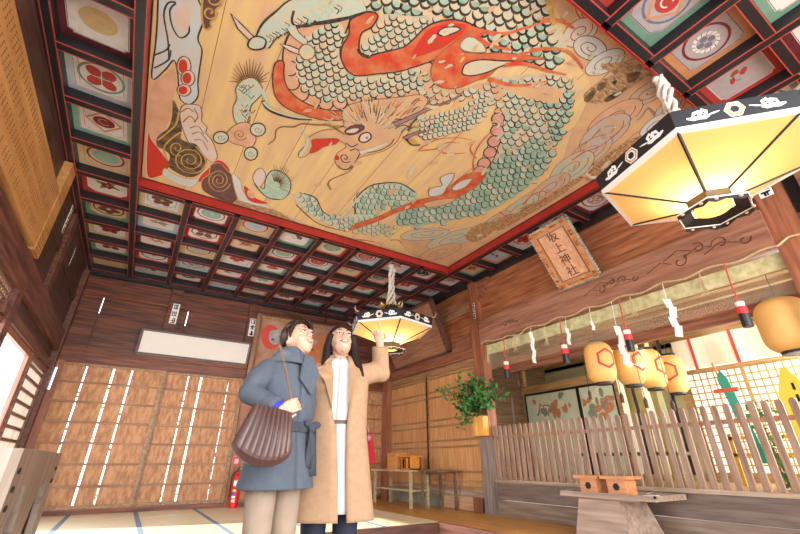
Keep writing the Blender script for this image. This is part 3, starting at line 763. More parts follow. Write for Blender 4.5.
scales([(494, 78), (530, 74), (562, 74), (572, 86), (569, 110), (561, 132), (553, 152), (545, 170), (528, 182), (505, 190), (488, 180), (497, 160), (500, 138), (496, 120), (508, 104), (498, 92)], 8.3, 1.75, [TEAL[0], TEAL[1], TEAL[2], TEAL[3], TEAL[4]], base=TEAL[4], lw=.012)
shape([(500, 84), (540, 84), (562, 92), (560, 110), (545, 128), (548, 104), (520, 96)], TANC)
scales([(545, 108), (572, 90), (570, 112), (562, 134), (554, 150), (545, 166), (536, 160), (550, 132)], 8.5, 1.7, [TEAL[0], TEAL[1]], lw=.014)
scales([(396, 222), (400, 212), (420, 205), (446, 203), (466, 192), (482, 178), (492, 166), (505, 152), (540, 150), (547, 160), (538, 178), (520, 192), (498, 206), (470, 216), (440, 222), (415, 226)], 7.4, 2.4, [TEAL[0], TEAL[1], TEAL[1], TEAL[2]], base=TEAL[1], lw=.012)
shape([(496, 108), (502, 112), (503, 125), (499, 142), (494, 158), (484, 172), (478, 172), (482, 158), (489, 142), (493, 124)], PNK, BRN)
for x, y in ((498, 118), (497, 130), (494, 141), (490, 152), (484, 163), (480, 171)):
    q = [cl(pp(p)) for p in circ(x, y, 6.5, 5.5, 14, -.3)]; F.poly(q, pmat('rose plate', 'cf9a8c', 'c48878', 9)); F.stroke(q, .014, INK, True)
scales([(356, 214), (357, 200), (366, 189), (380, 184), (396, 183), (410, 187), (417, 196), (406, 203), (393, 208), (388, 204), (378, 212), (368, 220)], 6.4, 2.6, [TEAL[0], TEAL[2], TEAL[0], TEAL[1]], base=TEAL[0], lw=.010)
line([(355, 216), (356, 200), (366, 188), (380, 183), (400, 183), (415, 192)], INK, .016, .02)
scales([(293, 196), (305, 194), (316, 200), (324, 212), (340, 216), (358, 214), (376, 216), (372, 226), (345, 228), (325, 222), (310, 213)], 6.2, .5, [TEAL[0], TEAL[1], TEAL[2]], base=TEAL[2], lw=.009)
scales([(345, 216), (375, 222), (400, 226), (385, 234), (360, 232), (340, 226)], 5.5, 2.2, [TEAL[0], TEAL[2]], lw=.008)
line([(304, 193), (316, 198), (322, 210), (330, 216)], INK, .016); line([(296, 204), (306, 214), (320, 224), (345, 231)], INK, .014)
line([(340, 218), (352, 205), (360, 196), (366, 190)], TEAL[2], .03)
scales([(404, 96), (420, 90), (440, 86), (462, 88), (484, 82), (500, 84), (502, 104), (488, 104), (470, 98), (446, 100), (428, 102)], 8.5, 1.9, [TEAL[3], TEAL[4], TEAL[2], TANC], base=TANC, lw=.010)
# lower red mane with branches
shape([(355, 224), (378, 216), (400, 206), (420, 199), (438, 195), (452, 184), (462, 176), (474, 172), (486, 174), (478, 184), (470, 190), (448, 202), (425, 206), (400, 211), (375, 222), (350, 230)], REDP, BRN, .01)
shape([(452, 188), (460, 181), (472, 178), (466, 186), (456, 190)], PALE, BRN)
shape([(424, 203), (440, 199), (456, 198), (446, 204), (430, 207)], TANC, BRN)
for p in ([(474, 174), (473, 162), (476, 150), (484, 138), (494, 130)], [(476, 158), (470, 148), (476, 140)], [(436, 195), (428, 192), (430, 186)]): line(p, REDP, .022, .008)
shape([(430, 196), (429, 190), (434, 187), (442, 185), (440, 178), (446, 174), (454, 173), (452, 180), (447, 187), (442, 194)], PALE, BRN)
line([(420, 228), (440, 230), (460, 226)], pmat('magenta', 'd07880', 'b8808c', 9), .028, .01)
# leg at the top
line([(262, 44), (270, 30), (285, 20), (300, 12), (330, 6), (360, -6)], INK, .13, .30); line([(262, 44), (270, 31), (285, 20), (300, 11), (330, 5), (360, -6)], TEAL[2], .105, .26)
for i in range(26):
    t = i / 26; x = 262 + 80 * t; y = 42 - 38 * t ** .8 + rnd.uniform(-4, 4); line([(x - 2, y - 3), (x + 3, y), (x + 1, y + 4)], rnd.choice([INK, TEAL[0], TEAL[0], BRN]), .009)
line([(294, 10), (292, 20), (296, 25), (310, 25), (316, 20)], INK, .02); line([(316, 22), (340, 18), (356, 15)], INK, .016)
shape([(248, 44), (252, 37), (260, 36), (266, 40), (264, 47), (257, 49), (251, 48)], TEAL[2], INK, .016)
shape([(231, 13), (240, 22), (254, 36), (249, 39), (238, 28)], WHT, INK, .012, False)
line([(291, 26), (296, 34), (306, 42)], INK, .10, .06); line([(291, 26), (296, 34), (306, 42)], TEAL[2], .08, .05)
shape([(280, 43), (290, 45), (302, 50), (299, 54), (289, 50)], WHT, INK, .012, False)
shape([(299, 52), (302, 45), (309, 44), (315, 50), (313, 57), (305, 59)], TEAL[3], BRN, .012)
# left fore leg with hair fan
for i in range(17):
    a = PI * (1.02 + .96 * i / 16); r1 = rnd.uniform(19, 26)
    line([(250 + 9 * math.cos(a), 82 + 6 * math.sin(a)), (250 + r1 * math.cos(a) * .85, 82 + r1 * math.sin(a))], BRN, .016, .003)
shape([(236, 88), (242, 80), (252, 77), (260, 83), (263, 92), (256, 100), (251, 106), (247, 122), (236, 122), (233, 108), (237, 98)], TEAL[2], BRN, .012)
for i in range(34):
    t = rnd.random(); x = 238 + 14 * rnd.random(); y = 82 + 38 * t; line([(x - 2, y), (x + 1, y + 3), (x + 4, y)], rnd.choice([TEAL[0], TEAL[0], INK, BRN]), .009)
shape([(226, 134), (236, 124), (248, 122), (254, 130), (256, 140), (250, 148), (242, 145), (232, 142)], PNK, BRN, .010)
for cx, cy, rx, ry in ((221, 137, 7, 5.5), (258, 129, 7, 6), (251, 153, 6, 6)):
    F.poly([cl(pp(p)) for p in circ(cx, cy, rx + 1.2, ry + 1.2, 16)], INK); F.poly([cl(pp(p)) for p in circ(cx, cy, rx, ry, 16)], TEAL[2]); swirl(cx, cy, rx * .6, ry * .6, 0, BRN, 1.2, .006)
swirl(240, 134, 7, 6, .4, BRN, 1.6, .009)
# lower paw
shape([(264, 188), (266, 178), (272, 170), (282, 172), (290, 180), (290, 190), (284, 198), (274, 199), (266, 196), (258, 188), (254, 178), (258, 184)], TEAL[0], INK, .010)
for i in range(22):
    a = -1.9 + 2.4 * i / 21; r1 = rnd.uniform(14, 24); line([(276 + 4 * math.cos(a), 185 + 4 * math.sin(a)), (276 + r1 * math.cos(a), 185 + r1 * math.sin(a))], rnd.choice([INK, BRN, TEAL[2], BRN]), .012, .003)
line([(254, 180), (258, 188), (268, 197), (280, 199)], INK, .018)
shape([(253, 178), (256, 170), (262, 168), (266, 176), (262, 184), (258, 186)], WHT, BRN, .009)
# red belly mane on the left coil
shape([(274, 66), (279, 60), (284, 62), (284, 74), (287, 86), (296, 96), (309, 104), (326, 109), (345, 110), (362, 108), (382, 104), (400, 102), (396, 106), (372, 112), (350, 118), (328, 120), (306, 115), (288, 108), (277, 98), (273, 84)], REDP, INK, .012)
line([(264, 100), (268, 108), (280, 114), (296, 118), (312, 119)], INK, .05, .02); line([(264, 101), (269, 107), (281, 112.5), (296, 116.5), (312, 118)], TEAL[2], .035, .012)
line([(262, 88), (266, 98), (270, 104)], TEAL[2], .05, .03)
# first red crest
shape([(350, 20), (360, 14), (370, 11), (378, 15), (372, 26), (362, 32), (359, 44), (361, 54), (369, 57), (373, 54), (390, 50), (404, 46), (414, 38), (425, 27), (438, 21), (455, 19), (472, 24), (470, 32), (458, 42), (446, 53), (432, 60), (415, 66), (398, 71), (378, 73), (356, 75), (346, 68), (341, 56), (343, 44), (349, 34)], REDP, INK, .014)
shape([(430, 28), (448, 23), (466, 24), (460, 34), (444, 46), (424, 54), (412, 56), (418, 42)], REDB)
shape([(438, 32), (444, 27), (456, 26), (460, 29), (452, 33), (442, 35)], TEAL[2], INK, .014)
line([(358, 48), (361, 53), (369, 56)], INK, .03)
# second red crest
shape([(431, 74), (434, 60), (446, 48), (462, 36), (474, 30), (482, 34), (470, 42), (462, 50), (480, 53), (500, 52), (522, 54), (545, 58), (520, 60), (500, 66), (488, 76), (476, 80), (462, 86), (448, 88), (437, 84)], REDP, BRN, .010)
shape([(462, 71), (466, 63), (480, 59), (500, 60), (514, 61), (500, 66), (486, 72), (472, 75), (464, 74)], TEAL[3], INK, .016)
shape([(460, 44), (468, 36), (480, 40), (486, 50), (478, 52), (464, 50)], TEAL[2], BRN, .01)
for p in ([(468, 27), (485, 31), (505, 33), (525, 27), (552, 19)], [(474, 34), (485, 42), (500, 47), (512, 49)], [(515, 57), (530, 50), (548, 48), (566, 50), (576, 58), (583, 68)], [(488, 78), (510, 84), (530, 84), (548, 80)], [(505, 64), (525, 63), (548, 70), (566, 74)], [(540, 20), (560, 20), (574, 28)]):
    line(p, REDP, .045, .014)
line([(546, -10), (550, 8), (554, 24)], GOLD, .05, .03)
# horns, head, mane
scales([(420, 118), (438, 112), (456, 108), (474, 100), (486, 92), (494, 96), (488, 108), (480, 122), (466, 128), (450, 134), (432, 138), (422, 134)], 5.6, 2.3, [TEAL[2], TEAL[0], TEAL[3]], base=TEAL[3], lw=.010)
shape([(342, 112), (350, 104), (366, 100), (384, 98), (402, 96), (420, 94), (428, 100), (420, 112), (412, 122), (402, 132), (396, 142), (384, 150), (370, 154), (358, 158), (350, 168), (340, 168), (335, 160), (338, 152), (346, 146), (340, 140), (326, 140), (314, 146), (308, 154), (300, 157), (299, 152), (306, 144), (310, 136), (322, 130), (336, 128), (344, 124)], TANC, BRN, .010)
for i in range(150):
    a = rnd.uniform(-3.0, -.1); r0 = rnd.uniform(8, 36); x0, y0 = 372 + r0 * 1.3 * math.cos(a), 130 + r0 * .8 * math.sin(a)
    line([(x0, y0), (x0 + 9 * math.cos(a), y0 + 9 * math.sin(a) * .9)], rnd.choice([INK, BRN, TEAL[2], WHT, GOLD, BRN, TEAL[0]]), .011, .002)
for i in range(30):
    x0, y0 = rnd.uniform(395, 430), rnd.uniform(95, 135); line([(x0, y0), (x0 + 5, y0 - 5), (x0 + 9, y0 - 5)], rnd.choice([INK, BRN, TEAL[0], TEAL[2], REDP]), .012, .004)
shape([(312, 145), (312, 139), (322, 138), (338, 138), (336, 143), (324, 146), (316, 151), (310, 152)], REDB, BRN, .008)
line([(300, 156), (305, 148), (308, 138), (304, 132)], TEAL[2], .035, .02)
shape([(345, 130), (352, 125), (362, 124), (364, 128), (356, 133), (348, 134)], MAR, INK, .010); shape([(346, 131), (352, 128), (359, 128), (354, 132)], WHT)
shape([(359, 138), (362, 133), (369, 132), (371, 137), (366, 141), (361, 141)], WHT, INK, .018); F.poly([cl(pp(p)) for p in circ(367, 137, 1.6, 1.3, 10)], MAUV)
swirl(345, 157, 6, 5, .6, INK, 1.3, .012); F.poly([cl(pp(p)) for p in circ(337, 157, 2.4, 2.6, 10)], REDB)
for p in ([(346, 142), (352, 146), (358, 143)], [(350, 150), (356, 148), (360, 152), (357, 158)], [(338, 164), (342, 168), (348, 168), (352, 164)], [(364, 152), (378, 150), (390, 144), (394, 138)], [(395, 128), (404, 124), (412, 128)], [(395, 118), (408, 118), (418, 112)]): line(p, INK, .012)
line([(360, 152), (374, 148), (388, 142)], PALE, .05, .02)
line([(394, 124), (410, 117), (424, 110), (440, 104), (462, 94)], INK, .07, .02); line([(394, 124), (410, 117), (424, 110), (440, 104), (460, 95)], MAUV, .05, .012)
line([(404, 138), (414, 133), (426, 130)], INK, .07, .03); line([(404, 138), (414, 133), (425, 130)], MAUV, .05, .02)
line([(408, 130), (414, 120), (422, 116)], BLK, .03, .02)
line([(268, 144), (275, 138), (276, 130), (282, 126), (294, 126), (302, 123), (316, 124), (330, 125), (345, 134)], BRN, .010, .022)
line([(331, 189), (328, 184), (331, 179), (340, 175), (350, 170), (356, 160)], BRN, .020, .008)
for p in ([(418, 150), (426, 144), (440, 138), (458, 137), (472, 139)], [(442, 152), (454, 153), (466, 152)], [(420, 150), (436, 148), (446, 142), (460, 142)]): line(p, REDP, .018, .006)
F.poly([cl(pp(p)) for p in circ(413, 141, 5, 2.5, 12, .4)], GOLD); line([(406, 138), (412, 144), (420, 144)], INK, .02)
for p in ([(440, 140), (460, 136), (478, 140)],): pass
for i in range(150):      # flaked and worn spots
    x0, y0 = (rnd.uniform(420, 590), rnd.uniform(0, 180)) if i % 2 else (rnd.uniform(300, 560), rnd.uniform(0, 235))
    if i % 5 == 0: x0, y0 = rnd.uniform(580, 690), rnd.uniform(30, 180)
    n_ = 9; rr0 = rnd.uniform(1.0, 4.0); an = rnd.uniform(-1, 0)
    q = [(x0 + rr0 * 1.8 * rnd.uniform(.5, 1.1) * math.cos(k * 2 * PI / n_) * math.cos(an) - rr0 * .6 * math.sin(k * 2 * PI / n_) * math.sin(an), y0 + rr0 * 1.8 * math.cos(k * 2 * PI / n_) * math.sin(an) + rr0 * .6 * rnd.uniform(.5, 1.2) * math.sin(k * 2 * PI / n_) * math.cos(an)) for k in range(n_)]
    F.poly([cl(pp(p)) for p in q], rnd.choice([TANC, TEAL[3], TANC, TEAL[4], DBR if i % 5 == 0 else TANC]))
o = F.b.build('dragon_painting', F.ms, origin=((PXA + PXB) / 2, (PYA + PYB) / 2, PZ), fix=False)
tag(o, 'huge ochre ceiling painting of a teal scaled dragon with red mane among clouds', 'painting')

# ------------------------------------------------------------------ hexagonal hanging lanterns
shade_m = mat('glowing lantern paper', 'eec070', 0.7, emit='ffa850', estr=0.34)
_nt = shade_m.node_tree; _tr = _nt.nodes.new('ShaderNodeBsdfTranslucent'); _tr.inputs['Color'].default_value = (*hx('f6cc98'), 1)
_mx = _nt.nodes.new('ShaderNodeMixShader'); _mx.inputs[0].default_value = 0.55
_nt.links.new(_nt.nodes['Principled BSDF'].outputs[0], _mx.inputs[1]); _nt.links.new(_tr.outputs[0], _mx.inputs[2]); _nt.links.new(_mx.outputs[0], _nt.nodes['Material Output'].inputs['Surface'])
bulb_m = mat('lamp glow', 'f4d080', 0.5, emit='ffc860', estr=1.3)
rim_w = mat('white lantern trim', 'e8e6e2', 0.5)
gold_m = mat('gilt', 'd8a850', 0.35, metal=0.6)
cordm = mat('white knotted cord', 'd8cfc4', 0.8, 0.15, 40)
def hexa(r, ph, z): return [(r * math.cos(ph + k * PI / 3), r * math.sin(ph + k * PI / 3), z) for k in range(6)]
def cloudmark(b, M, s, m):
    """white curling cloud on the rim band"""
    for pts, w_ in (([(-.9, -.15), (-.5, -.25), (-.1, -.2), (.3, -.25), (.6, -.15)], .16), ([(-.5, -.1), (-.35, .2), (-.05, .3), (.1, .1), (-.05, 0), (-.15, .1)], .13), ([(0, .2), (.2, .4), (.45, .25), (.4, 0), (.25, .05)], .13), ([(.5, -.1), (.9, 0), (1.3, .1)], .07)):
        n = len(pts); P = [Vector(p) * s for p in pts]; vs = []
        for i in range(n):
            d = (P[min(i + 1, n - 1)] - P[max(i - 1, 0)]).normalized(); nn = Vector((-d.y, d.x)) * s * w_ * (1 if 0 < i < n - 1 else .4)
            vs += [M @ Vector((P[i].x + nn.x, P[i].y + nn.y, 0)), M @ Vector((P[i].x - nn.x, P[i].y - nn.y, 0))]
        b.add(vs, [(2 * i, 2 * i + 1, 2 * i + 3, 2 * i + 2) for i in range(n - 1)], m)
def lantern(X, Y, zr, Rr, ph, zn, label, power):
    t = thing('hanging_lantern', label, 'lantern', (X, Y, zr - 0.32), 0, 'hexagonal hanging lanterns')
    zb = zr - (zr - 0.32)      # rim height in the lantern's own frame
    zk = zn - (zr - 0.32)      # neck height
    rn = Rr * 0.21
    def L(b, name, m, par=t, **kw): return b.build(name, m, par, local=True, **kw)
    # shade panels
    b = MB(); top = hexa(Rr, ph, zb); bot = hexa(rn, ph, zk + 0.03)
    b.add(top + bot, [(i, (i + 1) % 6, 6 + (i + 1) % 6, 6 + i) for i in range(6)]); L(b, 'lamp_shade', shade_m, fix=False)
    # ribs
    for i in range(6):
        b = MB(); b.tube([top[i], bot[i]], 0.011, 4); L(b, 'rib', black)
    # white trim along the rim, black band above it
    b = MB(); o1 = hexa(Rr + .006, ph, zb - .012); o2 = hexa(Rr + .006, ph, zb + .022); i1 = hexa(Rr - .03, ph, zb - .012); i2 = hexa(Rr - .03, ph, zb + .022)
    for A in ((o1, o2), (o2, i2), (i2, i1), (i1, o1)):
        b.add(A[0] + A[1], [(i, (i + 1) % 6, 6 + (i + 1) % 6, 6 + i) for i in range(6)])
    L(b, 'trim', rim_w)
    b = MB(); hb = 0.15
    a0, a1 = hexa(Rr + .004, ph, zb + .02), hexa(Rr + .028, ph, zb + hb)
    n = 6
    b.add(a0 + a1, [(i, (i + 1) % 6, 6 + (i + 1) % 6, 6 + i) for i in range(6)], 0)
    ai0, ai1 = hexa(Rr - .02, ph, zb + .02), hexa(Rr, ph, zb + hb)
    b.add(ai0 + ai1, [(i, (i + 1) % 6, 6 + (i + 1) % 6, 6 + i) for i in range(6)], 0)
    b.add(a1 + ai1, [(i, (i + 1) % 6, 6 + (i + 1) % 6, 6 + i) for i in range(6)], 3)
    for i in range(6):
        p, q = Vector(a0[i]), Vector(a0[(i + 1) % 6]); p1, q1 = Vector(a1[i]), Vector(a1[(i + 1) % 6])
        ex = (q - p).normalized(); ez = ((p1 + q1) / 2 - (p + q) / 2).normalized(); en = ex.cross(ez).normalized()
        c = (p + q + p1 + q1) / 4 
        if en.dot(Vector((c.x, c.y, 0))) < 0: en = -en
        def MM(off): 
            M = Matrix((ex, ez, en)).transposed().to_4x4(); M.translation = c + ex * off + en * 0.003; return M
        cloudmark(b, MM(-.20), .09, 1)
        M2 = MM(.20) @ Matrix.Diagonal((-1, 1, 1, 1)); cloudmark(b, M2, .09, 1)
        M3 = MM(0)
        for rr, mm, dz in ((.062, 1, .0), (.053, 2, .001), (.040, 1, .002), (.028, 0, .003)):
            b.add([M3 @ Vector((rr * math.cos(k * PI / 3 + PI / 6 * 0), rr * math.sin(k * PI / 3), dz)) for k in range(6)], [tuple(range(6))], mm)
    # upturned gilt corner hooks
    for i in range(6):
        v = Vector(a1[i]); d = Vector((v.x, v.y, 0)).normalized()
        b.tube([v - d * .05, v + d * .03 + Vector((0, 0, .01)), v + d * .06 + Vector((0, 0, .05)), v + d * .04 + Vector((0, 0, .09))], [.012, .014, .01, .004], 6, 3)
    L(b, 'rim_band', [black, rim_w, gold_m, wd_greybox], fix=False)
    # roof, neck and finial
    b = MB(); b.add(hexa(Rr, ph, zb + hb) + hexa(.14, ph, zb + hb + .16), [(i, (i + 1) % 6, 6 + (i + 1) % 6, 6 + i) for i in range(6)] + [tuple(range(6, 12))]); L(b, 'roof', black)
    b = MB(); b.lathe([(.12, zb + hb + .15), (.13, zb + hb + .19), (.11, zb + hb + .27), (.0, zb + hb + .27)], n=12); L(b, 'collar', black)
    b = MB()
    for i in range(10):
        a = i * PI / 5; v = Vector((math.cos(a), math.sin(a), 0))
        b.tube([v * .1 + Vector((0, 0, zb + hb + .26)), v * .17 + Vector((0, 0, zb + hb + .27)), v * .20 + Vector((0, 0, zb + hb + .31))], [.014, .018, .005], 6)
    L(b, 'crown', gold_m)
    # collar and flared skirt under the shade
    b = MB(); h0, h1 = hexa(rn + .012, ph, zk + .035), hexa(rn + .004, ph, zk - .045)
    b.add(h0 + h1, [(i, (i + 1) % 6, 6 + (i + 1) % 6, 6 + i) for i in range(6)]); L(b, 'neck', mat('dark bronze', '5b4a2a', 0.5, 0.2, 20))
    b = MB(); s0, s1, s2 = hexa(rn + .0, ph, zk - .045), hexa(rn + .10, ph, zk - .075), hexa(rn - .05, ph, zk - .08)
    b.add(s0 + s1, [(i, (i + 1) % 6, 6 + (i + 1) % 6, 6 + i) for i in range(6)], 0)
    for i in range(6):    # scalloped edge pieces with gilt studs
        p, q = Vector(s1[i]), Vector(s1[(i + 1) % 6])
        pts = [p, q] + [q.lerp(p, u) + Vector((0, 0, -.035 - .012 * math.sin(u * 3 * PI))) for u in (0, .17, .33, .5, .67, .83, 1)]
        b.add(pts, [tuple(range(len(pts)))], 0)
        e = (q - p).normalized() ; nn = Vector((e.y, -e.x, 0))
        m_ = (p + q) / 2
        if nn.dot(Vector((m_.x, m_.y, 0))) < 0: nn = -nn
        for u in (.2, .8): b.ell(p.lerp(q, u) + nn * .004 + Vector((0, 0, -.02)), (.014, .014, .01), nu=8, nv=5, m=2)
        b.tube([p, q], .006, 4, 1)
    L(b, 'skirt', [black, rim_w, mat('pink stud', 'd8a898', 0.5)], fix=False)
    b = MB(); b.ell((0, 0, zk - .045), (rn * .82, rn * .82, .045)); L(b, 'bulb', bulb_m, smooth=True)
    # knotted white cord up to the ceiling
    b = MB(); zc = ZC - (zr - 0.32); z0 = zb + hb + .24
    for q in range(4):
        pts = []
        for i in range(25):
            u = i / 24; a = q * PI / 2 + u * 9; rr = .040 * (1 - u * .45) + (.022 * math.exp(-((u - .75) / .05) ** 2)) + .045 * (1 - u) ** 3
            pts.append((rr * math.cos(a), rr * math.sin(a), z0 + (zc - z0) * u))
        b.tube(pts, .021, 6)
    b.ell((0.02, 0, zc - .10), (.075, .05, .045), nu=10, nv=6); b.ell((-.02, .02, zc - .02), (.035, .035, .03), nu=10, nv=6)
    L(b, 'cord', cordm, smooth=True)
    l = bpy.data.lights.new('lantern_bulb', 'POINT'); l.energy = power; l.shadow_soft_size = .06; l.color = (1, .76, .46)
    o = bpy.data.objects.new('lantern_bulb', l); col.objects.link(o); o.location = (X, Y, zn + .14)
    return t
lantern(3.316, 0.877, 2.71, 0.705, 2.326, 2.476, 'nearer and larger looking hexagonal lantern with glowing amber panels', 26)
lantern(3.232, 5.451, 2.655, 0.675, 2.30, 2.40, 'farther hexagonal lantern glowing behind the raised hand of the woman in camel', 30)

# ------------------------------------------------------------------ name plaque
def text_part(s, size, M, name, m, parent, depth=0.002):
    cu = bpy.data.curves.new('t', 'FONT'); cu.body = s; cu.size = size; cu.align_x = 'CENTER'; cu.align_y = 'CENTER'; cu.extrude = depth
    o = bpy.data.objects.new('t', cu); col.objects.link(o)
    dg = bpy.context.evaluated_depsgraph_get(); dg.update()
    me = bpy.data.meshes.new_from_object(o.evaluated_get(dg)); bpy.data.objects.remove(o)
    b = MB(); b.v = [tuple(M @ v.co) for v in me.vertices]; b.f = [tuple(p.vertices) for p in me.polygons]; b.m = [0] * len(b.f)
    if not b.v: return None
    return b.build(name, m, parent, fix=False)
def frame_M(o_, ex, ey):
    ex = Vector(ex).normalized(); ey = Vector(ey); ey = (ey - ex * ey.dot(ex)).normalized(); ez = ex.cross(ey)
    M = Matrix((ex, ey, ez)).transposed().to_4x4(); M.translation = Vector(o_); return M
pb = (Vector((4.90, 3.36, 2.99)), Vector((4.90, 2.71, 2.99))); ptop = (Vector((4.37, 3.36, 3.76)), Vector((4.37, 2.71, 3.76)))
M = frame_M((pb[0] + pb[1] + ptop[0] + ptop[1]) / 4, pb[1] - pb[0], ptop[0] - pb[0])
W_, H_ = .65, (ptop[0] - pb[0]).length
t = thing('name_plaque', 'tilted wooden shrine plaque with four carved characters and teal scalloped border', 'plaque', (4.9, 3.03, 2.97))
b = MB(); b.box((-W_ / 2 + .07, -H_ / 2 + .07, -.02), (W_ / 2 - .07, H_ / 2 - .07, .012), 0, M)
b.build('board', wood('plaque board', 'dcaa84', 'c8906a', 'z'), t)
b = MB()
for a, c in (((-W_ / 2, -H_ / 2), (W_ / 2, -H_ / 2 + .09)), ((-W_ / 2, H_ / 2 - .09), (W_ / 2, H_ / 2)), ((-W_ / 2, -H_ / 2), (-W_ / 2 + .09, H_ / 2)), ((W_ / 2 - .09, -H_ / 2), (W_ / 2, H_ / 2))):
    b.box((a[0], a[1], -.03), (c[0], c[1], .03), 0, M)
for a, c in (((-W_ / 2 + .10, -H_ / 2 + .10), (W_ / 2 - .10, -H_ / 2 + .115)), ((-W_ / 2 + .10, H_ / 2 - .115), (W_ / 2 - .10, H_ / 2 - .10)), ((-W_ / 2 + .10, -H_ / 2 + .1), (-W_ / 2 + .115, H_ / 2 - .1)), ((W_ / 2 - .115, -H_ / 2 + .1), (W_ / 2 - .1, H_ / 2 - .1))):
    b.box((a[0], a[1], 0), (c[0], c[1], .02), 1, M)
rr_ = random.Random(3)
for i in range(60):     # carved, worn orange relief on the frame
    s_ = rr_.choice((0, 1, 2, 3)); u = rr_.uniform(-.5, .5)
    p = {0: (u * W_, -H_ / 2 + .045), 1: (u * W_, H_ / 2 - .045), 2: (-W_ / 2 + .045, u * H_), 3: (W_ / 2 - .045, u * H_)}[s_]
    b.ell(M @ Vector((p[0], p[1], .03)), (.03, .03, .012), nu=8, nv=5, m=2 if i % 3 else 1)
b.build('frame', [mat('worn orange frame', 'd4915e', 0.6, 0.3, 20), mat('dark inner line', '8e5f48', 0.6), mat('orange relief', 'cc8450', 0.6, 0.3, 30)], t)
b = MB()
for k in range(4):
    n = 22 if k < 2 else 15
    for i in range(n + 1):
        u = i / n - .5
        p = {0: (-W_ / 2, u * H_), 1: (W_ / 2, u * H_), 2: (u * W_, -H_ / 2), 3: (u * W_, H_ / 2)}[k]
        b.ell((p[0], p[1], .005), (.019, .019, .034), M, nu=8, nv=5)
b.build('scalloped_border', mat('verdigris paint', 'b4beb0', 0.6, 0.4, 12, h2='5f8f86'), t)
txt = mat('carved character brown', '6b4436', 0.6)
for i, ch in enumerate('\u5742\u4e0a\u795e\u793e'):
    text_part(ch, .17, M @ Matrix.Translation((0, H_ * (.30 - .195 * i), .012)), 'character', txt, t, .006)

# ------------------------------------------------------------------ large leaning board in the corner
qb = (Vector((4.93, 8.1, 2.66)), Vector((4.93, 6.1, 2.66))); qt = (Vector((4.52, 8.1, 3.66)), Vector((4.52, 6.1, 3.66)))
M = frame_M((qb[0] + qb[1] + qt[0] + qt[1]) / 4, qb[1] - qb[0], qt[0] - qb[0]); H2 = (qt[0] - qb[0]).length
t = thing('tilted_board', 'large plain brown votive board leaning out from the right wall near the corner', 'board', (4.93, 7.1, 2.64))
b = MB(); b.box((-1.0, -H2 / 2, -.03), (1.0, H2 / 2, 0), 0, M); b.build('board', wood('brown votive board', 'a4785c', '86583f', 'y'), t)
b = MB()
for a, c in (((-1.03, -H2 / 2 - .03), (1.03, -H2 / 2 + .02)), ((-1.03, H2 / 2 - .02), (1.03, H2 / 2 + .03)), ((-1.03, -H2 / 2), (-.98, H2 / 2)), ((.98, -H2 / 2), (1.03, H2 / 2))):
    b.box((a[0], a[1], -.07), (c[0], c[1], .03), 0, M)
b.build('frame', wood('dark board frame', '6b4438', '4a2c24', 'y'), t)

# ------------------------------------------------------------------ donor name board on the left wall
t = thing('donor_board', 'long pale wooden board with rows of small written names on the left wall', 'board', (XL + 0.02, 3.6, 2.70))
dbm = wood('pale donor board', 'c99458', 'b07c44', 'y', g=.6)
b = MB(); b.box((XL - 0.02, 1.2, 2.72), (XL + 0.055, 5.10, 3.42), 0); b.build('board', dbm, t)
b = MB(); b.box((XL - 0.02, 5.10, 2.70), (XL + 0.06, 5.36, 3.84), 0); b.build('end_board', dbm, t)
b = MB()
rr_ = random.Random(11)
x = XL + 0.056
for row in range(4):
    zt = 3.36 - row * .165
    for i in range(62):
        y = 1.3 + i * .06
        if y > 5.05: break
        if rr_.random() < (.04 if row % 2 == 0 else .5): continue
        hgt = .085 + rr_.uniform(0, .03)
        nst = 4
        for q in range(nst):
            z = zt - q * hgt / nst
            b.add([(x, y, z), (x, y + .022, z), (x, y + .022, z - .008), (x, y, z - .008)], [(0, 1, 2, 3)])
            b.add([(x, y + .008, z + .003), (x, y + .013, z + .003), (x, y + .013, z - .014), (x, y + .008, z - .014)], [(0, 1, 2, 3)])
for i in range(7):
    z = 3.0 - i * .05
    for q in range(3):
        y = 5.13 + q * .07
        b.add([(x + .006, y, z), (x + .006, y + .04, z), (x + .006, y + .04, z - .012), (x + .006, y, z - .012)], [(0, 1, 2, 3)])
        b.add([(x + .006, y + .016, z + .012), (x + .006, y + .024, z + .012), (x + .006, y + .024, z - .03), (x + .006, y + .016, z - .03)], [(0, 1, 2, 3)])
b.build('written_names', mat('brown writing', '7c5228', 0.7), t, fix=False)

# paper name slips
def slip(c, ex, ey, w_, h_, label, seed):
    M = frame_M(c, ex, ey); rr = random.Random(seed)
    b = MB(); b.box((-w_ / 2, -h_ / 2, 0), (w_ / 2, h_ / 2, .002), 0, M)
    n = max(2, int(h_ / w_ * 1.1))
    for i in range(n):
        cy = h_ / 2 - (i + .5) * h_ / n; s = h_ / n * .38
        for q in range(5):
            a = rr.uniform(-s, s); 
            if q % 2: b.box((-w_ * .36, cy + a - .006, .002), (w_ * .36, cy + a + .006, .0028), 1, M)
            else: b.box((a * .8 - .007, cy - s, .002), (a * .8 + .007, cy + s, .0028), 1, M)
    o = b.build('paper_slip', [paper, ink]); tag(o, label, 'paper slip', 'paper name slips stuck on the woodwork')
slip((0.19, YB - .052, 3.30), (1, 0, 0), (0, 0, 1), .12, .40, 'white paper slip with black writing on the back wall post above the white panel', 1)
slip((1.66, YB - .052, 3.27), (1, 0, 0), (0, 0, 1), .12, .38, 'white paper slip with black writing beside the framed votive picture', 2)
slip((XR - .073, 5.27, 3.26), (0, -1, 0), (0, 0, 1), .05, .30, 'narrow white paper slip high on the post beside the plaque', 3)
slip((XR - .053, 0.85, 3.22), (0, -1, 0), (0, 0, 1), .11, .14, 'small square white paper slip on the post right of the near lantern', 4)
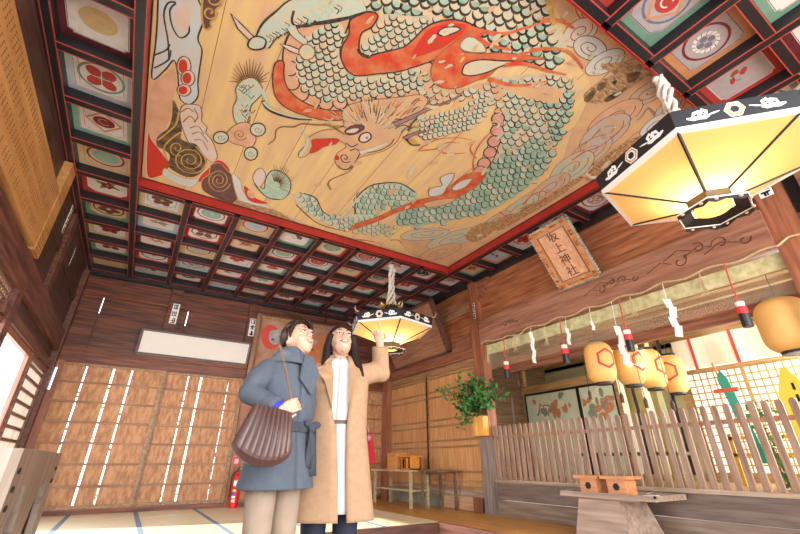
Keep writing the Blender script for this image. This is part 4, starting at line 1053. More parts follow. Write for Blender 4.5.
slip((XL - .017, 6.15, 3.62), (0, 1, 0), (0, 0, 1), .10, .40, 'white paper slip high on the left wall behind the donor board', 5)
slip((XL - .017, 7.2, 3.45), (0, 1, 0), (0, 0, 1), .05, .42, 'thin pale paper strip high on the left wall near the back corner', 6)

# ------------------------------------------------------------------ back wall: white framed panel, votive picture
t = thing('framed_panel', 'long white framed panel over the shutters on the back wall', 'picture', (0.7, YB - .05, 2.47))
A = [at(139, 333, 1, YB - .12), at(254, 345, 1, YB - .12), at(250, 365, 1, YB - .04), at(136, 351, 1, YB - .04)]
xa, xb = -.25, 1.67; zt, zb_ = 2.90, 2.48
b = MB(); pts = [(xa, YB - .05, zb_), (xb, YB - .05, zb_), (xb, YB - .15, zt), (xa, YB - .15, zt)]
b.prism(pts, (0, .02, .0)); b.build('panel', mat('aged white paper panel', 'e2dad2', 0.7, 0.05, 3), t)
b = MB()
for p, q in ((0, 1), (1, 2), (2, 3), (3, 0)): b.tube([Vector(pts[p]) + Vector((0, -.005, 0)), Vector(pts[q]) + Vector((0, -.005, 0))], .026, 4)
b.build('frame', mat('grey wood frame', '75696a', 0.6, 0.2, 10), t)
t = thing('votive_picture', 'tall framed votive painting in red and orange behind the two women', 'picture', (2.6, YB - .1, 2.2))
x0, x1, z0, z1 = 1.76, 3.42, 2.25, 3.50
def vy(z): return YB - .06 - .12 * (z - z0) / (z1 - z0)
b = MB(); b.prism([(x0, vy(z0), z0), (x1, vy(z0), z0), (x1, vy(z1), z1), (x0, vy(z1), z1)], (0, .02, 0), 0)
rr_ = random.Random(5); vm = [mat('votive ground', 'b08a74', 0.7, 0.2, 3, h2='9c6a50'), mat('votive red', 'c8443a', 0.7), mat('votive orange', 'd07a48', 0.7, .2, 8), mat('votive grey', 'a8a4a4', 0.7, .2, 9), mat('votive ink', '4a3a34', 0.7)]
def blob(cx, cz, rx, rz, m, lay, ph=0):
    b.add([(x, vy(z) - .002 * lay, z) for x, z in circ(cx, cz, rx, rz, 20, ph)], [tuple(range(20))], m)
blob(2.05, 3.1, .2, .26, 1, 1, .3); blob(2.12, 3.1, .11, .16, 3, 2, .3); blob(2.2, 3.22, .09, .06, 3, 3)
for cx, cz, rx, rz, m in ((2.9, 3.25, .16, .08, 2), (3.05, 3.05, .2, .12, 2), (2.95, 2.75, .25, .3, 2), (2.98, 3.12, .1, .07, 3), (2.95, 2.95, .12, .06, 3), (2.98, 2.75, .1, .16, 3), (2.97, 2.72, .05, .05, 1), (3.2, 3.15, .08, .2, 2), (3.0, 2.5, .3, .1, 1), (2.6, 2.5, .2, .1, 2), (2.4, 2.9, .1, .15, 2)):
    blob(cx, cz, rx, rz, m, rr_.randint(2, 6), rr_.uniform(-.4, .4))
for cx, cz in ((2.98, 2.95), (2.96, 2.8), (3.0, 2.68), (2.1, 3.05)): blob(cx, cz, .04, .02, 4, 8)
b.build('painting', vm, t, fix=False)
b = MB(); P_ = [(x0, vy(z0), z0), (x1, vy(z0), z0), (x1, vy(z1), z1), (x0, vy(z1), z1)]
for p, q in ((0, 1), (1, 2), (2, 3), (3, 0)):
    p, q = Vector(P_[p]), Vector(P_[q]); d = (q - p).normalized()
    b.tube([p + Vector((0, -.02, 0)) - d * .04, q + Vector((0, -.02, 0)) + d * .04], .058, 4)
b.build('frame', wood('pale picture frame', 'a88468', '88644a', 'z'), t)

# ------------------------------------------------------------------ fire extinguisher and its sign
ex, ey = at(235, 495, 1, YB - .2).x, YB - .2
t = thing('fire_extinguisher', 'red fire extinguisher standing on the tatami against the back wall', 'fire extinguisher', (ex, ey, 0.0))
b = MB(); b.lathe([(0, 0), (.07, 0), (.075, .02), (.075, .44), (.06, .50), (.03, .53), (.025, .56), (0, .56)], (ex, ey, 0), 20); b.build('body', mat('extinguisher red', 'd8201c', 0.25), t, smooth=False)
b = MB(); b.box((ex - .02, ey - .08, .56), (ex + .02, ey + .03, .60)); b.box((ex - .015, ey - .13, .61), (ex + .015, ey + .02, .63)); b.build('handle', mat('extinguisher black', '1a1a1c', 0.4), t)
b = MB(); b.box((ex + .02, ey - .02, .585), (ex + .07, ey + .02, .625)); b.build('safety_pin', mat('yellow plastic', 'e8c81c', 0.4), t)
b = MB(); b.tube([(ex - .03, ey, .57), (ex - .10, ey, .50), (ex - .105, ey, .30), (ex - .09, ey - .01, .16)], .012, 8); b.build('hose', mat('extinguisher black', '1a1a1c', 0.4), t)
b = MB()
for z, hh, m in ((.34, .08, 0), (.25, .035, 1), (.20, .035, 2), (.15, .035, 3), (.09, .04, 0)):
    b.loft([[(ex + .0765 * math.cos(a), ey + .0765 * math.sin(a), zz) for a in [PI * 1.2 + i * .1 for i in range(9)]] for zz in (z, z + hh)], m, closed=False, cap=False)
b.build('sticker', [paper, mat('label yellow', 'f0d020', 0.5), mat('label blue', '2050b0', 0.5), paper], t, fix=False)
sgm = mat('sign red', 'd42a22', 0.4)
t = thing('fire_sign', 'small upright red sign with white characters above the fire extinguisher', 'sign', (1.78, YB - .045, .66))
b = MB(); b.box((1.735, YB - .055, .66), (1.825, YB - .043, 1.02)); b.build('plate', sgm, t)
for i, ch in enumerate('\u6d88\u706b\u5668'):
    text_part(ch, .085, frame_M((1.78, YB - .056, .955 - i * .115), (1, 0, 0), (0, 0, 1)), 'character', paper, t, .001)

# ------------------------------------------------------------------ bench with boxes
wd_ben = wood('pale green bench wood', 'bfae88', '9c8c68', 'y')
t = thing('bench', 'narrow pale wooden bench with lower shelf along the right shutters', 'bench', (4.58, 7.2, 0))
b = MB(); b.box((4.34, 6.55, .56), (4.80, 8.1, .59)); b.build('bench_top', wd_ben, t)
b = MB(); b.box((4.38, 6.62, .25), (4.76, 8.02, .28)); b.build('shelf', wd_ben, t)
for x, y in ((4.38, 6.66), (4.74, 6.66), (4.38, 7.95), (4.74, 7.95)):
    b = MB(); b.box((x - .022, y - .022, 0), (x + .022, y + .022, .56)); b.build('leg', wd_ben, t)
b = MB(); b.box((4.45, 5.98, .57), (4.90, 6.53, .595)); b.box((4.6, 6.0, .52), (4.64, 6.5, .57)); b.box((4.86, 6.02, 0), (4.9, 6.06, .57)); b.box((4.86, 6.44, 0), (4.9, 6.48, .57)); b.box((4.47, 6.44, 0), (4.51, 6.48, .57)); 
tag(b.build('side_table', wood('dark table wood', '7a6250', '58432f', 'y')), 'low dark side table between the bench and the corner post', 'table')
t = thing('wooden_box', 'square hinoki box at the left end of the bench top', 'box', (4.5, 7.5, .59))
b = MB(); b.box((4.42, 7.22, .59), (4.66, 7.55, .86)); b.build('body', wood('orange box', 'd2904e', 'b87438', 'y'), t)
b = MB(); b.box((4.41, 7.21, .86), (4.67, 7.56, .875)); b.build('lid', wood('orange box', 'd2904e', 'b87438', 'y'), t)
t = thing('small_shrine_box', 'small open fronted hinoki box shrine on the bench beside the plain box', 'box', (4.5, 6.95, .59))
hm = wood('bright orange box', 'e0923e', 'c67828', 'y')
b = MB(); b.box((4.46, 6.78, .59), (4.68, 6.80, .80)); b.box((4.46, 7.08, .59), (4.68, 7.10, .80)); b.box((4.66, 6.78, .59), (4.68, 7.10, .80)); b.box((4.46, 6.78, .59), (4.68, 7.10, .61)); b.box((4.44, 6.86, .59), (4.46, 6.9, .78)); b.build('body', hm, t)
b = MB(); b.box((4.42, 6.74, .80), (4.70, 7.14, .825)); b.build('roof', hm, t)
b = MB(); b.box((4.455, 6.98, .62), (4.458, 7.04, .76)); b.build('door', ink, t)
tag(MB().box((XR - .07, 5.60, 0.01), (XR - .04, 6.45, .20)).build('wooden_board', wood('pale leaning board', 'c8a07a', 'a88060', 'y')), 'pale low board standing on edge left of the corner post', 'board')
tag(MB().box((XR - .13, 5.42, 0.0), (XR - .10, 5.60, .215)).build('wooden_board', wood('dark leaning board', '8a5438', '6a3c26', 'z')), 'small dark reddish board leaning at the foot of the corner post', 'board')

# ------------------------------------------------------------------ sakaki vase on the post
t = thing('wall_vase', 'square pale wooden vase on the post holding a leafy green branch', 'vase', (4.86, 5.28, 1.10))
b = MB(); b.box((4.80, 5.16, 1.10), (4.925, 5.40, 1.40)); b.build('vase_body', wood('vase cypress', 'e6b25e', 'd09640', 'z', g=.6), t)
b = MB(); b.box((4.815, 5.175, 1.39), (4.91, 5.385, 1.404)); b.build('water', mat('dark vase inside', '3a2a1a', 0.6), t)
t = thing('sakaki_branch', 'bushy green leafy branch standing in the wooden wall vase', 'branch', (4.86, 5.28, 1.40))
stems = MB(); leaves = MB(); rr_ = random.Random(21)
ends = [at(438, 391, 0, 4.55), at(455, 380, 0, 4.65), at(470, 376, 0, 4.7), at(480, 380, 0, 4.6), at(500, 398, 0, 4.55), at(493, 384, 0, 4.7), at(462, 425, 0, 4.6), at(465, 400, 0, 4.55), at(478, 395, 0, 4.5), at(490, 405, 0, 4.6), at(456, 402, 0, 4.7), at(472, 388, 0, 4.8), at(461, 410, 0, 4.6)]
for e in ends:
    p0 = Vector((4.86, 5.28, 1.39)); e = Vector(e); mid = p0.lerp(e, .45) + Vector((0, 0, .14))
    pts = [p0, p0.lerp(mid, .5) + Vector((0, 0, .06)), mid, mid.lerp(e, .6) + Vector((0, 0, .02)), e]
    stems.tube(pts, [.008, .007, .006, .004, .002], 5)
    for i in range(62):
        u = rr_.uniform(.2, 1.0) * 4; k = min(int(u), 3); p = pts[k].lerp(pts[k + 1], u - k)
        d = Vector((rr_.gauss(0, 1), rr_.gauss(0, 1), rr_.gauss(0, .8))).normalized(); s_ = Vector((rr_.gauss(0, 1), rr_.gauss(0, 1), rr_.gauss(0, 1))); s_ = (s_ - d * s_.dot(d)).normalized()
        p = p + Vector((rr_.gauss(0, .03), rr_.gauss(0, .05), rr_.gauss(0, .04))); l = rr_.uniform(.06, .11); wd_ = l * .3; n_ = d.cross(s_) * .006
        vs = [p, p + d * l * .35 + s_ * wd_ + n_, p + d * l * .75 + s_ * wd_ * .7 + n_, p + d * l, p + d * l * .75 - s_ * wd_ * .7 + n_, p + d * l * .35 - s_ * wd_ + n_]
        leaves.add(vs, [(0, 1, 2, 3), (0, 3, 4, 5)], rr_.choice((0, 0, 1)))
stems.build('stem', mat('branch brown', '5f5a30', 0.7), t)
leaves.build('leaves', [mat('leaf green', '4f8a3c', 0.4, 0.3, 12), mat('dark leaf green', '2f6030', 0.4, 0.3, 12)], t, fix=False)

# ------------------------------------------------------------------ altar fence
t = thing('picket_fence', 'low fence of round topped wooden pickets in front of the altar', 'fence', (XR, 3.0, .475))
b = MB(); b.box((XR + .022, .80, 1.06), (XR + .05, 5.14, 1.10)); b.build('rail', wood('rail wood', 'c88e62', 'a06c48', 'y'), t)
y = 5.10
while y > .80:
    b = MB(); hw_ = .029; pts = [(XR - .004, y - hw_, .476), (XR - .004, y + hw_, .476), (XR - .004, y + hw_, 1.215)]
    pts += [(XR - .004, y + hw_ * math.cos(a), 1.215 + hw_ * 1.1 * math.sin(a)) for a in (PI * .2, PI * .35, PI * .5, PI * .65, PI * .8)] + [(XR - .004, y - hw_, 1.215)]
    dz = rnd.uniform(-.006, .006)
    b.prism([(p[0], p[1], p[2] + (dz if p[2] > 1 else 0)) for p in pts], (.024, 0, 0)); b.build('picket', wd_pick, t)
    y -= .105

# ------------------------------------------------------------------ offering stand with two fortune boxes
t = thing('offering_stand', 'flared wooden stand with a flat tray before the picket fence', 'stand', (4.6, 3.0, 0))
b = MB(); b.loft([[(4.34, 2.74, 0), (4.92, 2.70, 0), (4.92, 3.40, 0), (4.34, 3.36, 0)], [(4.42, 2.83, .37), (4.88, 2.83, .37), (4.88, 3.30, .37), (4.42, 3.30, .37)]]); b.build('base', wd_greybox, t)
b = MB(); b.box((4.36, 2.42, .375), (4.94, 3.50, .405)); b.box((4.35, 2.41, .405), (4.37, 3.51, .425)); b.box((4.93, 2.41, .405), (4.95, 3.51, .425)); b.box((4.35, 2.41, .405), (4.95, 2.43, .425)); b.box((4.35, 3.49, .405), (4.95, 3.51, .425)); b.build('tray', wd_greybox, t)
b = MB(); b.box((4.40, 2.6, .355), (4.9, 3.45, .376)); b.build('batten', wood('batten of the stand', 'a07850', '7c5a3a', 'y'), t)
hk = wood('fortune box wood', 'd4915c', 'b87544', 'y')
def fbox(yc, lab):
    t = thing('fortune_box', lab, 'box', (4.52, yc, .406), 0, 'two small wooden boxes on the offering stand')
    b = MB(); b.box((4.44, yc - .10, .406), (4.64, yc + .10, .555)); b.build('body', hk, t)
    b = MB(); b.box((4.40, yc - .15, .555), (4.68, yc + .15, .585)); b.build('lid', hk, t)
    b = MB(); b.lathe([(0, 0), (.038, 0), (.038, .004), (0, .004)], (0, 0, 0), 6)
    b.v = [(4.4395 - v[2] * .8, yc + v[0], .485 + v[1]) for v in b.v]; b.build('hole', ink, t)
    return t
f0 = fbox(3.17, 'small lidded wooden box with a round hole, farther of the pair on the stand')
dup(f0, (4.52, 2.84, .406), 'small lidded wooden box with a round hole, nearer of the pair on the stand')
tag(MB().add([(4.6, 2.60, .43), (4.72, 2.56, .47), (4.78, 2.66, .44), (4.68, 2.70, .415)], [(0, 1, 2, 3)]).box((4.58, 2.56, .407), (4.72, 2.68, .413)).build('offering_paper', paper), 'small folded white paper lying on the tray of the offering stand', 'paper')

# ------------------------------------------------------------------ arched rack at the left foreground
t = thing('arched_rack', 'grey wooden rack with tall pointed arch openings at the left edge', 'rack', (-.55, 2.5, -.12))
rkm = wood('weathered rack wood', 'a8907e', '8a7262', 'z')
xr_, yn, yf, zt = -.315, 2.08, 3.28, .765
def arch_pts(yc, hwid, ztop, zlow):
    return [(yc - hwid, zlow)] + [(yc + hwid * math.cos(a) * 1.0, ztop - .26 + .26 * math.sin(a) ** 0.9) for a in [PI - i * PI / 10 for i in range(11)]] + [(yc + hwid, zlow)]
b = MB(); nseg = 60; arches = [(2.36, .125), (2.92, .20)]
for i in range(nseg):
    y0_ = yn + (yf - yn) * i / nseg; y1_ = yn + (yf - yn) * (i + 1) / nseg; ym = (y0_ + y1_) / 2
    lo = -.12
    for yc, hwid in arches:
        if abs(ym - yc) < hwid: lo = .635 - .24 * (abs(ym - yc) / hwid) ** 2.6 - (.5 if abs(ym - yc) > hwid * .93 else 0)
    b.box((xr_ - .03, y0_, lo), (xr_, y1_, zt))
b.build('side_panel', wood('rack side wood', '96806f', '77614f', 'z'), t)
b = MB(); b.box((xr_ - .75, yn - .001, -.12), (xr_ - .0301, yn + .03, zt)); b.build('front_panel', wood('pinkish rack panel', 'c8aa98', 'b09080', 'z'), t)
b = MB(); b.box((xr_ - .75, yf - .03, -.12), (xr_ - .0301, yf, zt)); b.build('back_panel', rkm, t)
b = MB(); b.box((xr_ - .75, yn + .03, zt - .03), (xr_ - .0301, yf - .03, zt)); b.build('top', rkm, t)
b = MB(); b.box((xr_ - .75, yn + .03, .10), (xr_ - .0301, yf - .03, .13)); b.build('shelf', wood('inner shelf wood', '9a6b40', '7a5030', 'y'), t)
b = MB(); b.box((xr_ - .30, yn + .03, -.12), (xr_ - .28, yf - .03, zt - .03)); b.build('inner_board', wood('inner rack wood', '7c4e24', '5c3818', 'z'), t)
for yy, zz_ in ((2.14, .69), (2.14, .63), (2.14, .57), (2.14, .51), (3.21, .685), (3.20, .625)):
    b = MB(); b.lathe([(0, 0), (.018, 0), (.018, .005), (0, .005)], (0, 0, 0), 10); b.v = [(xr_ + v[2] * .6, yy + v[0] * 1.3 * (1 if yy < 3 else 1.7), zz_ + v[1] * .62) for v in b.v]; b.build('peg', ink, t)

# ------------------------------------------------------------------ altar room behind the fence
AX = 8.1
tan_w = wood('altar tan wood', 'b89468', '94703f', 'y'); tan_d = wood('altar dark wood', '6e5238', '4a3524', 'x')
b = MB()
b.box((XR + .021, -1.5, .40), (AX + .3, 7.0, .44), 0)
b.box((XR + .12, 6.42, .44), (6.86, 6.50, 3.0), 1); b.box((6.92, 6.42, .44), (AX, 6.50, 3.0), 1)
b.box((6.86, 6.42, .44), (6.92, 6.50, 1.45), 1); b.box((6.86, 6.42, 2.02), (6.92, 6.50, 3.0), 1)
b.build('wall_altar_left', [tan_w, tan_d], kind='structure')
b = MB()
b.box((XR + .12, -1.5, 3.0), (AX + .3, 7.0, 3.06), 0)
for i in range(9): b.box((XR + .2 + i * .36, -1.5, 2.93), (XR + .26 + i * .36, 6.5, 3.0), 1)
b.build('ceiling_altar', [mat('altar ceiling board', 'c4b088', .6, .15, 4), tan_w], kind='structure')
b = MB()
b.box((AX, -1.5, 2.62), (AX + .1, 6.5, 3.0), 0); b.box((AX - .05, -1.5, 2.10), (AX + .05, 3.5, 2.16), 0)
b.box((AX, 3.42, .44), (AX + .1, 3.56, 2.7), 0); b.box((AX, 3.56, .44), (AX + .08, 6.5, 2.7), 1)
b.box((AX - .03, -1.5, .44), (AX + .05, 3.5, .56), 0)
b.box((7.0, -1.5, 2.55), (7.12, 6.42, 2.78), 0)
b.build('wall_altar_back', [tan_w, mat('greenish altar wall', 'b8b088', .7, .2, 3)], kind='structure')
b = MB()
for y in (6.35, 4.18): b.box((7.24, y, .44), (7.34, y + .10, 2.9))
b.box((7.22, 4.2, 2.06), (7.36, 6.45, 2.22)); b.box((XR + .46, 1.0, 2.14), (XR + .52, 5.12, 2.42), 1)
b.build('trim_12', [tan_w, wd_beam], kind='structure')
# lattice window with self-glowing paper behind, in place of daylight
b = MB()
y0, y1, z0, z1 = -.6, 3.42, .56, 2.10
for i in range(40):
    y = y0 + (y1 - y0) * i / 39; wdt = .05 if i % 9 == 4 else .018
    b.box((AX - .0, y - wdt / 2, z0), (AX + .025, y + wdt / 2, z1))
for i in range(15):
    z = z0 + (z1 - z0) * i / 14; b.box((AX + .005, y0, z - .010), (AX + .03, y1, z + .010))
b.build('window_3', wood('lattice window wood', 'c89c60', 'a87c44', 'y'), kind='structure')
tag(MB().box((AX + .05, -.6, .5), (AX + .055, 3.45, 2.62)).build('window_paper', mat('window paper', 'f6f3ea', .8, emit='fff8ea', estr=.9)), 'translucent white paper, daylight glow in its colour, behind the lattice window of the altar', 'window paper')  # emission in the paper stands in for daylight coming through
# painted sliding panels
lion = mat('panel figure orange', 'c0845c', .7, .3, 20, h2='a86c48'); mint = mat('painted panel ground', 'c8cdb0', .7, .2, 4, h2='b9c4a8')
for n_, (ya, yb_) in enumerate(((5.06, 6.34), (4.30, 5.0))):
    t = thing('painted_screen', ('pale green screen with an orange beast painted on it, left of the pair' if n_ == 0 else 'pale green screen with a crowded orange beast, right of the pair'), 'screen', (7.26, (ya + yb_) / 2, .45), 0, 'painted screens inside the altar')
    b = MB(); b.box((7.25, ya, .45), (7.27, yb_, 2.02), 0)
    rr = random.Random(40 + n_)
    for i in range(26):
        cy, cz = (ya + yb_) / 2 + rr.gauss(0, .22 if n_ == 0 else .18), 1.66 + rr.gauss(0, .13); q = circ(cy, cz, rr.uniform(.03, .12), rr.uniform(.03, .09), 12, rr.random() * 3)
        b.add([(7.2495 - .0002 * i, y, z) for y, z in q if ya < y < yb_ and z < 2.0], [tuple(range(len([1 for y, z in q if ya < y < yb_ and z < 2.0])))], rr.choice((1, 1, 2, 3)))
    b.build('panel', [mint, lion, mat('panel figure cream', 'd8d0b4', .7), mat('panel figure green grey', '7c8470', .7)], t, fix=False)
    b = MB()
    for y in (ya - .03, yb_): b.box((7.235, y, .44), (7.275, y + .03, 2.06))
    b.box((7.235, ya - .03, 2.02), (7.275, yb_ + .03, 2.06)); b.build('frame', black, t)
tag(MB().box((7.5, 3.62, .45), (7.53, 4.24, 2.0)).build('gold_screen', mat('dull gold screen', 'b8a860', .5, .25, 5)), 'dull gold screen standing right of the painted screens', 'screen')
for i, (y, w_, c, lb) in enumerate(((3.95, .10, 'efe8d0', 'narrow cream hanging banner nearest the gold screen'), (3.76, .05, '2a2a30', 'thin black hanging banner between cream banners'), (3.56, .12, 'f2ecd4', 'wide cream hanging banner in the altar'), (3.36, .08, 'c8c898', 'pale green hanging banner in the altar'), (3.18, .05, '26262c', 'thin black hanging banner beside the lattice window'))):
    b = MB(); b.loft([[(6.9 + .012 * math.sin(z_ * 9 + i), y - w_ / 2, z_), (6.9 + .012 * math.sin(z_ * 9 + i + .5), y + w_ / 2, z_), (6.906 + .012 * math.sin(z_ * 9 + i + .5), y + w_ / 2, z_), (6.906 + .012 * math.sin(z_ * 9 + i), y - w_ / 2, z_)] for z_ in [2.55 - q * .2 for q in range(11)]])
    tag(b.build('hanging_banner', mat('banner cloth ' + c, c, .8)), lb, 'banner', 'hanging banners inside the altar')
for i, (pa, pb, lb) in enumerate(((( 683, 326), (724, 313), 'white fluorescent lamp on the altar ceiling, nearer the lanterns'), ((700, 312), (762, 296), 'white fluorescent lamp on the altar ceiling, nearer the fence'))):
    a_, c_ = at(*pa, 2, 2.86), at(*pb, 2, 2.86); t = thing('ceiling_lamp', lb, 'lamp', (a_ + c_) / 2 + Vector((0, 0, -.03)), 0, 'fluorescent lamps over the altar')
    xm = (a_.x + c_.x) / 2
    b = MB(); b.box((xm - .06, c_.y, 2.87), (xm + .06, a_.y, 2.93)); b.build('housing', rim_w, t)
    b = MB(); b.tube([(xm, c_.y + .02, 2.85), (xm, a_.y - .02, 2.85)], .028, 10); b.build('tube', mat('fluorescent tube', 'ffffff', .4, emit='fff6e4', estr=7), t)
# white curtain with red strips above the lattice
t = thing('altar_curtain', 'white curtain with red vertical strips above the lattice window', 'curtain', (7.9, 2.0, 2.12))
b = MB()
b.loft([[(7.86 + .02 * math.sin(y * 9), y, z_) for y in [-.6 + q * .08 for q in range(51)]] for z_ in (2.64, 2.14)], closed=False, cap=False)
b.build('cloth', mat('white curtain cloth', 'f2efe0', .8), t, fix=False)
for y in (3.1, 2.5, 1.9, 1.3, .7, .1):
    b = MB(); b.box((7.825, y - .022, 2.12), (7.832, y + .022, 2.66)); b.build('strip', mat('curtain red', 'd0463c', .7), t)
# ceremonial things
t = thing('teal_banner', 'teal and red ceremonial banner on a pole before the lattice window', 'banner', (6.6, 2.25, .44))
b = MB(); b.tube([(6.6, 2.25, .44), (6.6, 2.42, 1.95)], .014, 8); b.build('pole', mat('orange pole', 'd88a48', .5), t)
b = MB(); b.prism([(6.58, 2.27, .7), (6.58, 2.17, .7), (6.58, 2.30, 1.72), (6.58, 2.36, 1.85), (6.58, 2.42, 1.72)], (.015, 0, 0)); b.build('cloth', mat('teal cloth', '3aa08c', .7), t)
b = MB(); b.box((6.575, 2.22, 1.55), (6.60, 2.50, 1.60)); b.build('cross_band', mat('vermilion band', 'd8502c', .6), t)
t = thing('yellow_banner', 'bright yellow pointed banner with dark stitched line before the lattice', 'banner', (6.5, 1.62, .44))
b = MB(); b.prism([(6.5, 1.45, .46), (6.5, 1.86, .46), (6.5, 1.82, 1.45), (6.5, 1.72, 1.72), (6.5, 1.66, 1.76), (6.5, 1.50, 1.40)], (.015, 0, 0)); b.build('cloth', mat('yellow cloth', 'ecd44c', .7), t)
for i in range(7):
    b = MB(); b.box((6.494, 1.64, .7 + i * .13), (6.4985, 1.665, .78 + i * .13)); b.build('stitch', ink, t)
t = thing('altar_leaves', 'sprays of green leaves standing between the ceremonial banners', 'plant', (6.4, 2.0, .44))
b = MB(); rr = random.Random(9); b2 = MB()
for s_ in range(6):
    y_ = 1.9 + s_ * .06; b2.tube([(6.4, 2.0, .44), (6.4, y_, 1.35)], .005, 5)
    for i in range(14):
        p = Vector((6.4, 2.0 + (y_ - 2.0) * (i / 14), .5 + .9 * i / 14)) ; d = Vector((rr.gauss(0, .5), rr.gauss(0, 1), rr.gauss(.3, .5))).normalized() * .09; s2 = Vector((0, -d.z, d.y)) * .3
        b.add([p, p + d * .5 + s2, p + d, p + d * .5 - s2], [(0, 1, 2, 3)])
b2.build('stem', mat('branch brown', '5f5a30', .7), t); b.build('leaves', mat('leaf green', '4f8a3c', 0.4), t, fix=False)
t = thing('gilt_railing', 'yellow gilt railing of the inner altar seen through the pickets', 'railing', (6.8, 1.6, .44))
gy = mat('gilt yellow', 'e0b040', .4, .15, 9)
for z in (.78, .98):
    b = MB(); b.box((6.78, .2, z), (6.83, 2.6, z + .04)); b.build('rail', gy, t)
for y in (2.55, 2.2, 1.75, 1.3, .85, .4):
    b = MB(); b.box((6.78, y, .44), (6.83, y + .05, 1.06)); b.build('post', gy, t)
t = thing('offering_table', 'dark low table with vessels inside the altar behind the pickets', 'table', (6.2, 3.6, .44))
b = MB(); b.box((6.0, 2.9, .80), (6.5, 4.4, .84)); b.build('table_top', tan_d, t)
for x, y in ((6.03, 2.94), (6.47, 2.94), (6.03, 4.36), (6.47, 4.36)):
    b = MB(); b.box((x - .02, y - .02, .44), (x + .02, y + .02, .80)); b.build('leg', tan_d, t)

# valance, rope, hangings
gm = mat('green gold valance cloth', 'cfc79a', .8, .35, 14, h2='b0aa78', alpha=1)
b = MB()
n = 84
for row, (z0_, z1_) in enumerate(((2.58, 2.41),)):
    b.loft([[(XR + .015 + .006 * math.sin(y * 22), y, z_) for y in [5.12 - q * (4.17 / n) for q in range(n + 1)]] for z_ in (z0_, z1_)], closed=False, cap=False)
o = b.build('altar_valance', gm, fix=False); tag(o, 'narrow green and gold cloth valance hanging under the carved beam', 'valance')
b = MB()
b.loft([[(XR + .035 + .005 * math.sin(y * 14), y, z_) for y in [5.12 - q * (4.17 / n) for q in range(n + 1)]] for z_ in (2.58, 2.16)], closed=False, cap=False)
netm = mat('sheer net', 'c8b494', .3, alpha=.28, spec=1.0)
o = b.build('sheer_net', netm, fix=False, smooth=True); tag(o, 'sheer glossy net hanging behind the valance over the brown board', 'net')
b = MB(); pts = []
for i in range(60):
    y = 5.12 - i * (5.12 - .93) / 59; pts.append((XR - .115, y, 2.59 + .02 * math.sin(i * .9) - (.03 if 6 < i < 14 else 0)))
pts += [(XR - .08, .84, 2.66), (XR - .07, .70, 2.65), (XR - .12, .4, 2.72), (XR - .12, .0, 2.80)]
b.tube(pts, .011, 6); tag(b.build('straw_rope', mat('straw rope', 'cbb288', .9, .3, 60)), 'thin twisted straw rope strung along the bottom of the carved beam', 'rope')

def zz(px, py): q = at(px, py, 0, XR - .13); return q.y, q.z
rcm, bkm, wtm = mat('cord red', 'b8443c', .7), mat('bell black', '1c1c20', .35), mat('bell white', 'e8e0d4', .5)
def ornament(px, py, label, s=1.35):
    y, z = zz(px, py)
    t = thing('hanging_bell', label, 'hanging ornament', (XR - .13, y, z - .13 * s), 0, 'red white and black ornaments on red cords')
    b = MB(); b.tube([(XR - .13, y, z + .05 * s), (XR - .128, y + .006, (z + 2.59) / 2), (XR - .12, y, 2.59)], .008, 6); b.build('cord', rcm, t)
    r = .034 * s
    b = MB(); b.lathe([(0, .02 * s), (r * .8, .02 * s), (r * .9, .06 * s), (0, .07 * s)], (XR - .13, y, z), 12); b.build('cap', wtm, t)
    b = MB(); b.lathe([(0, -.03 * s), (r * 1.02, -.03 * s), (r * 1.02, .022 * s), (0, .022 * s)], (XR - .13, y, z), 12); b.build('band', mat('band red', 'd4302c', .5), t)
    b = MB(); b.lathe([(0, -.13 * s), (r * .95, -.13 * s), (r, -.03 * s), (0, -.03 * s)], (XR - .13, y, z), 12); b.build('body', bkm, t)
ornament(506.5, 367, 'red white and black ornament hanging nearest the vase post')
ornament(565, 351, 'red white and black ornament just left of the first paper lantern')
ornament(628, 337, 'red white and black ornament before the second paper lantern')
ornament(742, 310, 'red white and black ornament left of the big paper lantern')
def shide(px, py, label, steps=4, s=1.0):
    y, z = zz(px, py)
    b = MB(); x = XR - .14; yy = y
    b.tube([(x, y, z), (x + .02, y, 2.59)], .003, 4)
    for i in range(steps):
        z0_ = z - i * .085 * s; d = .03 * s * (1 if i % 2 else -1)
        pts = [(x - .004 * i, yy - .028 * s, z0_), (x - .004 * i, yy + .028 * s, z0_ + .02), (x - .004 * i - .01, yy + .028 * s + d * .5, z0_ - .075 * s), (x - .004 * i - .01, yy - .028 * s + d * .5, z0_ - .095 * s)]
        b.prism(pts, (.003, 0, 0)); yy += d
    tag(b.build('paper_streamer', paper), label, 'paper streamer', 'zigzag white paper streamers')
shide(531, 333, 'zigzag white paper streamer between the first two ornaments', 5, 1.1)
shide(567, 329, 'short zigzag white streamer beside the second ornament', 3, .9)
shide(617, 327, 'crumpled zigzag white streamer left of the third ornament', 4, 1.4)
shide(667, 300, 'long zigzag white streamer between the third and fourth ornaments', 4, 1.3)
shide(592, 322, 'small white streamer over the first paper lantern', 2, .7)
def tuft(px, py, label):
    y, z = zz(px, py); b = MB(); rr = random.Random(px)
    for i in range(9): b.tube([(XR - .12, y, 2.58), (XR - .13 + rr.uniform(-.01, .01), y + rr.uniform(-.03, .03), z), (XR - .13 + rr.uniform(-.02, .02), y + rr.uniform(-.05, .05), z - .08)], .003, 4)
    tag(b.build('straw_tuft', mat('straw rope', 'cbb288', .9)), label, 'straw tuft', 'straw tufts on the rope')
tuft(488, 358, 'straw tuft at the post end of the rope'); tuft(515, 346, 'straw tuft right of the first ornament'); tuft(546, 340, 'straw tuft left of the second ornament'); tuft(633, 310, 'straw tuft right of the third ornament'); tuft(704, 288, 'straw tuft left of the fourth ornament')
